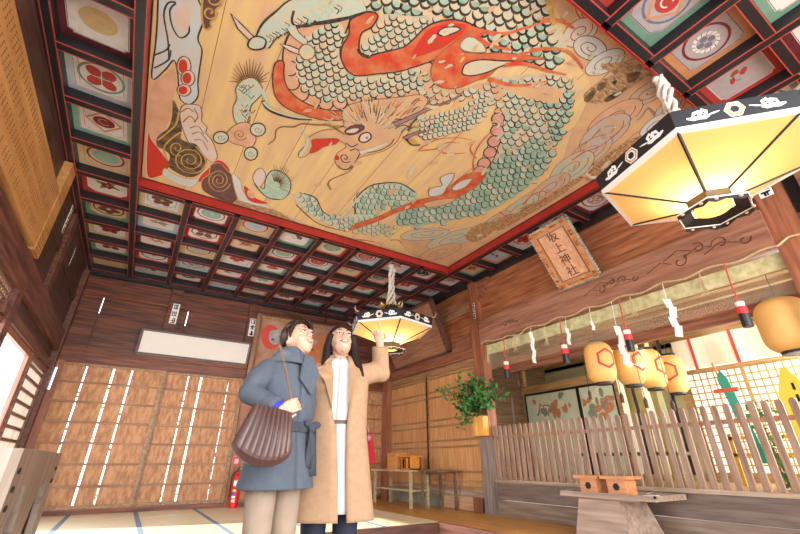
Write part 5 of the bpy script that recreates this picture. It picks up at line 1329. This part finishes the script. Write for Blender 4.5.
for i, (px, py) in enumerate(((518, 383), (590, 395), (622, 398), (646, 403), (673, 406))):
    q = at(px, py, 0, 5.49); b = MB(); b.tube([(5.49, q.y, q.z + .09), (5.49, q.y, 2.14)], .004, 5); b.lathe([(0, -.06), (.02, -.06), (.024, .03), (.012, .06), (0, .09)], (5.49, q.y, q.z), 10)
    tag(b.build('small_tassel', mat('dark tassel', '4a3222', .6)), 'small dark tassel inside the altar, ' + ['leftmost near the post', 'under the first paper lantern', 'under the second paper lantern', 'under the third paper lantern', 'under the fourth paper lantern'][i], 'tassel', 'small dark tassels inside the altar')

# paper lanterns
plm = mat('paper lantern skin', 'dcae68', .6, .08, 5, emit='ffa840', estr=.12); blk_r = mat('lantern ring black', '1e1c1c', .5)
def paper_lantern(x, y, z0, z1, r, label, crest_ang=-2.2):
    t = thing('paper_lantern', label, 'paper lantern', (x, y, z0), 0, 'amber paper lanterns with red hexagon crests')
    hgt = z1 - z0; b = MB(); prof = []
    for i in range(29):
        u = i / 28; rr = r * (1 - .42 * abs(2 * u - 1) ** 5) * (1 + (.006 if i % 2 else -.006)); prof.append((rr, z0 + .02 + (hgt - .04) * u))
    b.lathe(prof, (x, y, 0), 24); b.build('skin', plm, t, smooth=True)
    b = MB(); b.lathe([(0, z0 - .005), (r * .58, z0 - .005), (r * .60, z0 + .03), (0, z0 + .03)], (x, y, 0), 20); b.build('bottom_ring', blk_r, t)
    b = MB(); b.lathe([(0, z1 - .03), (r * .60, z1 - .03), (r * .58, z1 + .01), (0, z1 + .01)], (x, y, 0), 20); b.build('top_ring', blk_r, t)
    b = MB(); b.tube([(x, y, z1 + .01), (x, y, z1 + .25 if x > XR + .3 else 2.6)], .005, 5); b.build('wire', blk_r, t)
    b = MB(); hr = hgt * .24; n_ = 24; cz = (z0 + z1) / 2 + hgt * .04
    pts = []
    for k in range(6):
        a, c = k * PI / 3 + PI / 6, (k + 1) * PI / 3 + PI / 6
        for q in range(4):
            u = q / 4; pts.append((hr * (math.cos(a) * (1 - u) + math.cos(c) * u), hr * (math.sin(a) * (1 - u) + math.sin(c) * u)))
    for k in range(24):
        p, q = pts[k], pts[(k + 1) % 24]; vs = []
        for (a_, z_) in (p, q):
            for sc_ in (1.0, .78):
                ang = crest_ang + a_ * sc_ / r; zz_ = z_ * sc_; vs.append((x + (r + .006) * math.cos(ang), y + (r + .006) * math.sin(ang), cz + zz_))
        b.add(vs, [(0, 1, 3, 2)])
    b.build('crest', mat('crest red', 'cc3328', .6), t, fix=False)
paper_lantern(5.27, 3.23, 1.66, 2.24, .185, 'amber paper lantern with red hexagon, first and leftmost of the four', -2.05)
paper_lantern(5.78, 3.12, 1.66, 2.24, .185, 'amber paper lantern second from the left, behind the third ornament', -1.7)
paper_lantern(6.34, 3.12, 1.66, 2.26, .185, 'amber paper lantern third from the left in the row of four', -1.6)
paper_lantern(6.92, 3.10, 1.64, 2.24, .185, 'amber paper lantern at the right end of the row of four', -3.0)
paper_lantern(5.28, 1.20, 1.66, 2.22, .225, 'big looking orange paper lantern at the far right near the post', -.3)

# ------------------------------------------------------------------ people
skin_m = mat('skin', 'd2a084', .5, .06, 12); hair_m = mat('dark brown hair', '2a1d18', .65, .3, 30, spec=.2)
def limb(mb, pts, rad, n=14):
    mb.tube(pts, rad, n)
    for p, r in zip(pts, rad if isinstance(rad, (list, tuple)) else [rad] * len(pts)): mb.ell(p, (r, r, r), nu=12, nv=8)
def hand(mb, wrist, d, nrm, curl, side=1, s=1.0):
    """palm, four fingers, thumb; d points along the hand, nrm away from the palm; curl per finger"""
    d = Vector(d).normalized(); nrm = Vector(nrm); nrm = (nrm - d * nrm.dot(d)).normalized(); lat = d.cross(nrm) * side
    w0 = Vector(wrist)
    M = Matrix((lat, nrm, d)).transposed().to_4x4(); M.translation = w0 + d * .045 * s
    mb.ell((0, 0, 0), (.038 * s, .015 * s, .052 * s), M, nu=12, nv=8)
    for i, (off, ln, cu) in enumerate(zip((-.030, -.010, .010, .029), (.070, .078, .072, .058), curl)):
        p = w0 + d * .085 * s + lat * off * s; pts = [p - d * .03 * s, p]; a = 0
        for q, fr in enumerate((.42, .33, .25)):
            a += cu * (.9 if q == 0 else 1.2); dd = d * math.cos(a) - nrm * math.sin(a); pts.append(pts[-1] + dd * ln * fr * s)
        mb.tube(pts, [.0085 * s, .0085 * s, .0080 * s, .0075 * s, .0065 * s], 8); mb.ell(pts[-1], (.0068 * s,) * 3, nu=8, nv=6)
    p = w0 + d * .02 * s - lat * .028 * s; pts = [p, p + (d * .6 - lat * .8) .normalized() * .035 * s, p + (d * .6 - lat * .8).normalized() * .035 * s + (d * .9 - nrm * .5 + lat * .2).normalized() * .035 * s]
    mb.tube(pts, [.012 * s, .010 * s, .0075 * s], 8)
def head_geo(mb, M):
    mb.ell((0, .012, .022), (.074, .090, .098), M, nu=24, nv=16)
    mb.ell((0, -.028, -.038), (.054, .058, .068), M, nu=20, nv=14)
    mb.ell((0, -.055, -.092), (.020, .021, .017), M)
    for s_ in (-1, 1):
        mb.ell((s_ * .033, -.055, -.026), (.021, .022, .022), M); mb.ell((s_ * .075, .012, -.008), (.009, .019, .031), M); mb.ell((s_ * .028, -.072, .036), (.024, .012, .010), M)
        mb.ell((s_ * .011, -.092, -.020), (.008, .008, .007), M)
    mb.tube([M @ Vector((0, -.078, .030)), M @ Vector((0, -.090, .0)), M @ Vector((0, -.099, -.018))], [.007, .009, .010], 10); mb.ell((0, -.097, -.019), (.011, .010, .009), M)
    mb.ell((0, -.082, -.050), (.022, .014, .012), M)
def face_parts(M, par, smile=True):
    for s_ in (-1, 1):
        b = MB(); b.ell((s_ * .031, -.0795, .012), (.0135, .006, .0046), M, nu=14, nv=8); e = b.build('eye', mat('eye white', 'e8e0dc', .3), par, local=True, smooth=True)
        b = MB(); b.ell((s_ * .031, -.0845, .0130), (.0064, .0026, .0050), M, nu=12, nv=8); b.build('iris', mat('dark iris', '241812', .2), e, local=True)
        b = MB(); b.tube([M @ Vector((s_ * x, y, z)) for x, y, z in ((.014, -.085, .014), (.024, -.089, .0195), (.034, -.0875, .0195), (.048, -.076, .013))], [.001, .0022, .0022, .001], 6); b.build('eyelash', mat('lash', '1c1412', .5), e, local=True)
        b = MB(); b.tube([M @ Vector((s_ * x, y, z)) for x, y, z in ((.013, -.087, .036), (.030, -.087, .042), (.050, -.072, .037))], [.0025, .003, .0015], 6); b.build('eyebrow', mat('brow', '4a3428', .7), par, local=True)
    lip = mat('lips', 'b4645a', .45)
    b = MB(); b.tube([M @ Vector(p) for p in ((-.026, -.084, -.043), (-.013, -.0955, -.048), (0, -.0985, -.0485), (.013, -.0955, -.048), (.026, -.084, -.043))], [.0014, .0026, .0024, .0026, .0014], 8)
    b.tube([M @ Vector(p) for p in ((-.026, -.084, -.043), (-.013, -.094, -.058), (0, -.097, -.0605), (.013, -.094, -.058), (.026, -.084, -.043))], [.0014, .003, .0034, .003, .0014], 8); b.build('lips', lip, par, local=True, smooth=True)
    b = MB(); b.tube([M @ Vector(p) for p in ((-.019, -.087, -.048), (0, -.0965, -.0535), (.019, -.087, -.048))], [.003, .0055, .003], 8); b.build('teeth', mat('teeth', 'f0ebe4', .3), par, local=True, smooth=True)
def hair_cap(M, front=.35, top=.62, low=-.55):
    b = MB(); vs = []; nu, nv = 36, 24; keep = []
    for j in range(nv + 1):
        t_ = PI * j / nv
        for k in range(nu):
            a = 2 * PI * k / nu; vs.append((math.sin(t_) * math.cos(a), math.sin(t_) * math.sin(a), math.cos(t_)))
    for j in range(nv):
        for k in range(nu):
            f = (j * nu + k, j * nu + (k + 1) % nu, (j + 1) * nu + (k + 1) % nu, (j + 1) * nu + k)
            c = [sum(vs[i][q] for i in f) / 4 for q in range(3)]
            hl = top - .25 * abs(c[0])
            if (c[1] > -front or c[2] > hl) and c[2] > low: keep.append(f)
    b.add([M @ Vector((v[0] * .084, .018 + v[1] * .102, .026 + v[2] * .110)) for v in vs], keep)
    return bake(b, solid=.014, subsurf=1)
def ring(z, hx_, hy_, xl, xr, n=40, oy=0.0, ph0=None, wav=0.0):
    a0 = math.asin(max(-1, min(1, xr / hx_))); a1 = 2 * PI + math.asin(max(-1, min(1, xl / hx_)))
    r = []
    for i in range(n + 1):
        a = a0 + (a1 - a0) * i / n; w_ = 1 + wav * math.sin(a * 7)
        sx_, cx_ = math.sin(a), math.cos(a)
        sx_ = math.copysign(abs(sx_) ** .88, sx_); cx_ = math.copysign(abs(cx_) ** .88, cx_)
        r.append((hx_ * sx_ * w_, oy - hy_ * cx_ * w_, z))
    return r
def interp(tab, z):
    for a, c in zip(tab, tab[1:]):
        if a[0] >= z >= c[0]:
            u = (a[0] - z) / (a[0] - c[0]); return [a[i] + (c[i] - a[i]) * u for i in range(len(a))]
    return list(tab[-1])
def garment(tab, step=.03, solid=.012, wav=0.0, closed=False):
    tab = [tuple(t_) + (0,) * (6 - len(t_)) for t_ in tab]; z = tab[0][0]; rings = []
    while z > tab[-1][0]:
        t_ = interp(tab, z); rings.append(ring(z, t_[1], t_[2], t_[3], t_[4], oy=t_[5] if len(t_) > 5 else 0, wav=wav * max(0, min(1, (1.1 - z) * 2)))); z -= step
    t_ = tab[-1]; rings.append(ring(t_[0], t_[1], t_[2], t_[3], t_[4], oy=t_[5] if len(t_) > 5 else 0, wav=wav))
    b = MB(); b.loft(rings, closed=False, cap=False); return bake(b, solid=solid)
def merge(a, b, m=0):
    k = len(a.v); a.v += b.v; a.f += [tuple(i + k for i in f) for f in b.f]; a.m += [m] * len(b.f); return a

def person(base, rot, s, label):
    t = thing('person', label, 'person', base, rot); t.scale = (s, s, s); return t
def toloc(t, p):
    M = Matrix.Translation(t.location) @ Matrix.Rotation(t.rotation_euler.z, 4, 'Z') @ Matrix.Scale(t.scale[0], 4)
    return M.inverted() @ Vector(p)
def body_geo(M_head, neck, rarm, larm, rh, lh):
    b = MB(); head_geo(b, M_head)
    b.tube([(0, .02, 1.30), neck, M_head @ Vector((0, .025, -.06)), M_head @ Vector((0, .02, -.01))], [.062, .050, .050, .052], 16)
    b.loft([[(hx_ * math.cos(a), .01 + hy_ * math.sin(a), z) for a in [2 * PI * i / 24 for i in range(24)]] for z, hx_, hy_ in ((1.385, .06, .055), (1.36, .115, .060), (1.32, .140, .078), (1.22, .135, .092), (1.05, .125, .092), (.95, .145, .105), (.86, .150, .105), (.80, .13, .08))])
    for s_ in (-1, 1):
        limb(b, [(s_ * .080, .01, .85), (s_ * .080, 0, .47), (s_ * .085, .03, .08)], [.066, .044, .034]); b.loft([[(s_ * .085 + .04 * math.cos(a), -.03 + .11 * math.sin(a), z) for a in [2 * PI * i / 14 for i in range(14)]] for z in (.005, .05)])
    limb(b, [Vector(rarm[0]) + Vector((.02, 0, -.015))] + list(rarm[1:]), [.040, .038, .034, .026]); limb(b, [Vector(larm[0]) + Vector((-.02, 0, -.015))] + list(larm[1:]), [.040, .038, .034, .026])
    hand(b, *rh, .88); hand(b, *lh, .88)
    return bake(b, voxel=.0042, smooth=2)

# ---- woman in the camel coat
RB = (1.05, 2.42, -.12)
RA = person(RB, -math.atan2(.42, .91), 1.015, 'person in a long camel coat over white, arm raised and pointing up, looking up')
MH = Matrix.Translation((0, .0, 1.525)) @ Matrix.Rotation(R(14), 4, 'Z') @ Matrix.Rotation(R(-24), 4, 'X')
el = toloc(RA, at(381, 373, 1, 2.36)); wr = toloc(RA, at(380, 344, 1, 2.30)); tip = toloc(RA, at(374, 318, 1, 2.28))
sh = Vector((.165, .01, 1.335))
larm = [sh, sh.lerp(el, .5) + Vector((0, 0, .005)), el, wr]; rarm = [Vector((-.165, .01, 1.335)), Vector((-.19, .03, 1.20)), Vector((-.21, .03, 1.07)), Vector((-.21, -.03, .84))]
bd = body_geo(MH, Vector((0, .02, 1.39)), rarm, larm, ((-.21, -.03, .84), (0, -.1, -1), (-1, 0, 0), (.5, .5, .5, .5), 1), (wr, tip - wr, (0.35, .9, 0), (.12, 1.05, 1.1, 1.15), 1))
body = bd.build('body', skin_m, RA, local=True, smooth=True)
face_parts(MH, RA)
hc = hair_cap(MH, .30, .60, -.75)
hb = MB()
for s_, pts in ((-1, ((-.070, -.030, .05), (-.084, .0, -.02), (-.088, .01, -.10), (-.095, .02, -.17), (-.10, .02, -.22))), (-1, ((-.062, .05, .05), (-.082, .05, -.06), (-.085, .055, -.16), (-.08, .06, -.24))),
                (1, ((.070, -.030, .05), (.084, -.0, -.02), (.094, -.01, -.10), (.115, -.04, -.17), (.138, -.075, -.235))), (1, ((.062, .05, .05), (.082, .04, -.06), (.09, .03, -.16), (.11, .0, -.25))), (1, ((.0, .09, .05), (.02, .1, -.06), (.03, .1, -.16), (.03, .1, -.22)))):
    R0 = Matrix.Translation((0, .0, 1.525)) @ Matrix.Rotation(R(8), 4, 'Z') @ Matrix.Rotation(R(-6), 4, 'X')
    hb.tube([R0 @ Vector(p) for p in pts], [.022, .028, .031, .026, .009][:len(pts)], 10)
hb = bake(hb, voxel=.008, smooth=2)
merge(hc, hb).build('hair', hair_m, RA, local=True, smooth=True)
camel = mat('camel coat cloth', 'aa8666', .85, .12, 30); white_c = mat('white dress cloth', 'd2cdc8', .8, .06, 8); navy = mat('dark navy trousers', '1c2030', .8)
dr = garment([(1.42, .062, .058, 0, 0, .01), (1.385, .085, .068, 0, 0, .005), (1.35, .15, .088, 0, 0, 0), (1.22, .160, .115, 0, 0), (1.05, .142, .108, 0, 0), (.86, .178, .128, 0, 0), (.58, .20, .142, 0, 0)], wav=.012, solid=.006)
dress = dr.build('dress', white_c, RA, local=True, smooth=True)
b = MB()
for i, z in enumerate((1.34, 1.27, 1.20, 1.13)): b.ell((.012, -.118, z), (.006, .004, .006), nu=8, nv=6)
b.build('button', mat('pearl', 'd8d0c8', .3), dress, local=True)
bt = MB(); bt.loft([ring(1.045, .148, .114, 0, 0), ring(1.025, .148, .114, 0, 0)], closed=False, cap=False)
bake(bt, solid=.006).build('belt', mat('thin brown belt', '5a3a28', .5), RA, local=True)
ct = garment([(1.375, .105, .080, -.055, .060, .01), (1.35, .165, .098, -.050, .062, .01), (1.30, .182, .112, -.042, .066), (1.15, .178, .132, -.028, .066), (1.00, .178, .136, .002, .056), (.80, .205, .152, .022, .062), (.545, .240, .170, .036, .078)], wav=.022, solid=.014)
sl_ = MB(); limb(sl_, [larm[0] + Vector((-.03, 0, -.01)), larm[1], larm[2], larm[2].lerp(larm[3], .6)], [.070, .066, .062, .055])
sl_.tube([larm[2].lerp(larm[3], .5), larm[2].lerp(larm[3], .92)], [.054, .056], 14)
limb(sl_, [rarm[0] + Vector((.03, 0, -.01)), rarm[1], rarm[2], rarm[2].lerp(rarm[3], .9)], [.070, .066, .058, .050])
coat = merge(ct, bake(sl_, voxel=.009, smooth=3))
coatO = coat.build('coat', camel, RA, local=True, smooth=True)
for s_, xs in ((-1, ((-.052, 1.40, -.085), (-.125, 1.315, -.112), (-.080, 1.26, -.133), (-.070, 1.235, -.136), (-.022, 1.10, -.142), (-.030, 1.30, -.124))), (1, ((.056, 1.40, -.085), (.130, 1.32, -.112), (.105, 1.26, -.133), (.100, 1.235, -.136), (.064, 1.10, -.142), (.066, 1.30, -.124)))):
    b = MB(); b.prism([(x, y - .004, z) for x, z, y in xs], (0, -.010, 0)); b.build('lapel', mat('camel lapel cloth', 'a07c5c', .85), coatO, local=True)
b = MB(); b.loft([[(.085 * math.sin(a) * k, .012 - .075 * math.cos(a) * k, z) for a in [R(35) + i * R(290) / 20 for i in range(21)]] for z, k in ((1.435, .85), (1.40, 1.15), (1.37, 1.35))], closed=False, cap=False)
bake(b, solid=.012).build('collar', camel, coatO, local=True, smooth=True)
for s_ in (-1, 1):
    b = MB(); limb(b, [(s_ * .085, .01, .82), (s_ * .085, 0, .47), (s_ * .085, .03, .12)], [.088, .066, .054]); b.build('trouser_leg', navy, RA, local=True, smooth=True)
    b = MB(); b.loft([[(s_ * .085 + w_ * math.cos(a), -.03 + l_ * math.sin(a), z) for a in [2 * PI * i / 16 for i in range(16)]] for z, w_, l_ in ((0, .044, .125), (.035, .046, .125), (.06, .042, .10), (.09, .04, .06))]); b.build('shoe', mat('black shoe', '18181a', .4), RA, local=True)

# ---- woman in the grey coat
LB = (.675, 2.25, -.12)
LA = person(LB, R(22), .968, 'person in a grey belted coat, brown bag on one arm, smiling up to the side')
MH2 = Matrix.Translation((.035, -.012, 1.525)) @ Matrix.Rotation(R(0), 4, 'Z') @ Matrix.Rotation(R(-20), 4, 'X')
el = toloc(LA, at(250, 393, 1, 2.12)); wr = toloc(LA, at(281, 410, 1, 1.98)); tip = toloc(LA, at(297, 404, 1, 1.96))
sh = Vector((-.165, .01, 1.33))
rarm = [sh, sh.lerp(el, .5), el, wr]; larm = [Vector((.165, .01, 1.33)), Vector((.185, .04, 1.18)), Vector((.19, .06, 1.05)), Vector((.16, -.03, .85))]
bd = body_geo(MH2, Vector((.01, .015, 1.39)), rarm, larm, (wr, tip - wr, (.1, -1.0, .25), (1.0, 1.05, 1.1, 1.1), -1), ((.16, -.03, .85), (-.1, -.2, -1), (1, 0, 0), (.5, .5, .5, .5), -1))
bd.build('body', skin_m, LA, local=True, smooth=True)
face_parts(MH2, LA)
hc = hair_cap(MH2, .12, .60, -.35)
hb = MB()
hb.tube([MH2 @ Vector(p) for p in ((-.045, -.075, .095), (-.070, -.045, .07), (-.080, -.022, .03), (-.080, -.012, -.01))], [.012, .016, .014, .004], 8)
hb.tube([MH2 @ Vector(p) for p in ((.0, -.085, .105), (.045, -.072, .085), (.072, -.045, .06), (.080, -.02, .01))], [.014, .016, .014, .005], 8)
hb.ell((0, .105, -.045), (.045, .035, .040), MH2); hb.ell((0, .07, .02), (.075, .055, .08), MH2)
merge(hc, bake(hb, voxel=.007, smooth=2)).build('hair', hair_m, LA, local=True, smooth=True)
greyc = mat('grey coat cloth', '535b66', .85, .12, 30); dgrey = mat('dark grey sash cloth', '3c424c', .85, .1, 20)
ct = garment([(1.385, .095, .075, 0, 0, .008), (1.355, .150, .090, 0, 0, .005), (1.30, .168, .108, 0, 0), (1.15, .160, .122, 0, 0), (1.03, .138, .112, 0, 0), (.90, .162, .130, 0, 0), (.745, .198, .155, 0, 0)], wav=.016, solid=.012)
sl_ = MB(); limb(sl_, [rarm[0] + Vector((.03, 0, -.01)), rarm[1], rarm[2], rarm[2].lerp(rarm[3], .75)], [.068, .063, .058, .047]); limb(sl_, [larm[0] + Vector((-.03, 0, -.01)), larm[1], larm[2], larm[3]], [.068, .062, .055, .048])
sl_.tube([rarm[2].lerp(rarm[3], .6), rarm[2].lerp(rarm[3], .88)], [.052, .055], 14)
cg = merge(ct, bake(sl_, voxel=.009, smooth=3)).build('coat', greyc, LA, local=True, smooth=True)
# tall fold-over collar
b = MB(); b.loft([[(hx_ * math.sin(a), .012 - hy_ * math.cos(a) * (1.0 if math.cos(a) < 0 else 1.12), z + .02 * math.cos(a + .6)) for a in [2 * PI * i / 28 for i in range(29)]] for z, hx_, hy_ in ((1.445, .070, .064), (1.43, .084, .076), (1.395, .104, .09), (1.35, .142, .110))], closed=False, cap=False)
bake(b, solid=.014).build('collar', greyc, cg, local=True, smooth=True)
b = MB(); b.prism([(.01, -.098, 1.42), (.085, -.080, 1.43), (.130, -.100, 1.33), (.060, -.130, 1.20), (-.03, -.124, 1.28)], (0, -.012, 0)); b.build('lapel', greyc, cg, local=True)
b = MB(); b.loft([ring(1.06, .158, .128, 0, 0), ring(1.01, .158, .128, 0, 0)], closed=False, cap=False)
sash = bake(b, solid=.012).build('sash', dgrey, LA, local=True)
b = MB(); b.ell((.09, -.135, 1.035), (.028, .018, .026))
for dx, lz in ((.03, .80), (-.01, .84)):
    b.loft([[(.09 + dx * u - .022, -.142 - .008 * math.sin(u * 6), 1.03 + (lz - 1.03) * u), (.09 + dx * u + .024, -.142, 1.03 + (lz - 1.03) * u), (.09 + dx * u + .024, -.136, 1.03 + (lz - 1.03) * u), (.09 + dx * u - .022, -.136, 1.03 + (lz - 1.03) * u)] for u in (0, .2, .4, .6, .8, 1)])
b.ell((.125, -.135, 1.05), (.03, .008, .018)); b.ell((.06, -.14, 1.055), (.03, .008, .018)); b.build('bow', dgrey, sash, local=True, smooth=True)
b = MB(); b.tube([rarm[2].lerp(rarm[3], .84), rarm[2].lerp(rarm[3], .99)], [.040, .036], 14); b.build('cuff', mat('royal blue cuff', '3038b0', .7), LA, local=True)
taupe = mat('taupe trousers', '9c8672', .8, .1, 20)
for s_ in (-1, 1):
    b = MB(); limb(b, [(s_ * .078, .01, .82), (s_ * .078, 0, .47), (s_ * .085, .02, .06)], [.080, .064, .058]); b.build('trouser_leg', taupe, LA, local=True, smooth=True)
    b = MB(); b.loft([[(s_ * .085 + w_ * math.cos(a), -.04 + l_ * math.sin(a), z) for a in [2 * PI * i / 16 for i in range(16)]] for z, w_, l_ in ((0, .044, .125), (.035, .046, .125), (.06, .042, .10), (.09, .04, .06))]); b.build('shoe', mat('black shoe', '18181a', .4), LA, local=True)

# ---- pleated brown bag
yb0 = 1.98
tl, tr, br_, bl = at(254, 404, 1, yb0), at(292, 413, 1, yb0), at(292, 452, 1, yb0 - .02), at(231, 444, 1, yb0 - .02)
t = thing('handbag', 'large pleated dark brown leather shoulder bag held under the grey sleeve', 'bag', (tl + tr + br_ + bl) / 4 + Vector((0, 0, -.15)))
b = MB(); nu, nv = 72, 18; front = []; back = []
for j in range(nv + 1):
    v = j / nv; fr = []; bk = []
    for i in range(nu + 1):
        u = i / nu; top_ = tl.lerp(tr, u); bot = bl.lerp(br_, u) + Vector((0, 0, -.075 * math.sin(PI * min(1, u * 1.02)) ** .6))
        p = top_.lerp(bot, v)
        bul = math.sin(PI * u) ** .45 * (.25 + .75 * math.sin(PI * min(v * .62 + .12, 1)) ** .8) * (1 - max(0, v - .88) * 5)
        pl = .010 * abs(math.sin(u * PI * 9 + v * .5)) * (1 - .6 * v ** 3) * math.sin(PI * u) ** .3
        fr.append(p + Vector((.0, -.055 * bul - pl, 0))); bk.append(p + Vector((0, .055 * bul + .01, 0)))
    front.append(fr); back.append(bk)
for A_ in (front, back): b.loft(A_, closed=False, cap=False)
rim = front[0] + back[0][::-1]
for j in range(nv):
    for e_ in (0, nu): b.add([front[j][e_], back[j][e_], back[j + 1][e_], front[j + 1][e_]], [(0, 1, 2, 3)])
for i in range(nu): b.add([front[0][i], front[0][i + 1], back[0][i + 1], back[0][i]], [(0, 1, 2, 3)]); b.add([front[nv][i], front[nv][i + 1], back[nv][i + 1], back[nv][i]], [(0, 1, 2, 3)])
b.build('bag_body', mat('pleated brown leather', '553a34', .32, .15, 8), t, fix=True, smooth=False)
strapm = mat('strap leather', '7a5c48', .5)
b = MB(); b.tube([tr + Vector((-.005, -.01, 0)), at(291, 398, 1, yb0 - .01), at(286, 372, 1, 2.03), at(281, 348, 1, 2.09), at(279, 343, 1, 2.20)], .006, 6); b.build('strap', strapm, t)
b = MB(); b.tube([tl + Vector((.01, .02, -.01)), at(265, 398, 1, 2.22), at(276, 375, 1, 2.30), at(281, 352, 1, 2.30), at(279, 343, 1, 2.24)], .005, 6); b.build('strap', strapm, t)
# ---- red bag
y_ = 2.46; c0 = at(369, 450, 1, y_)
t = thing('red_bag', 'small glossy red handbag hanging beside the camel coat', 'bag', c0 + Vector((0, 0, -.10)))
b = MB(); tl2, tr2, br2, bl2 = at(365, 433, 1, y_), at(372, 433, 1, y_), at(376, 462, 1, y_), at(365, 466, 1, y_)
b.prism([tl2, tr2, br2, bl2], (0.02, .10, 0)); b.build('bag_body', mat('glossy red leather', '8c0414', .5, spec=.12), t)
b = MB(); b.ell((tl2 + tr2) / 2 + Vector((.005, -.005, -.03)), (.02, .008, .03), nu=10, nv=8); b.build('clasp', mat('dark red leather', '7c1024', .3), t)
b = MB(); b.tube([(tl2 + tr2) / 2, at(364, 415, 1, y_), at(361, 395, 1, 2.40), at(354, 376, 1, 2.29), at(350, 369, 1, 2.31), at(350, 367, 1, 2.42)], .006, 6); b.build('strap', mat('dark red leather', '7c1024', .3), t)
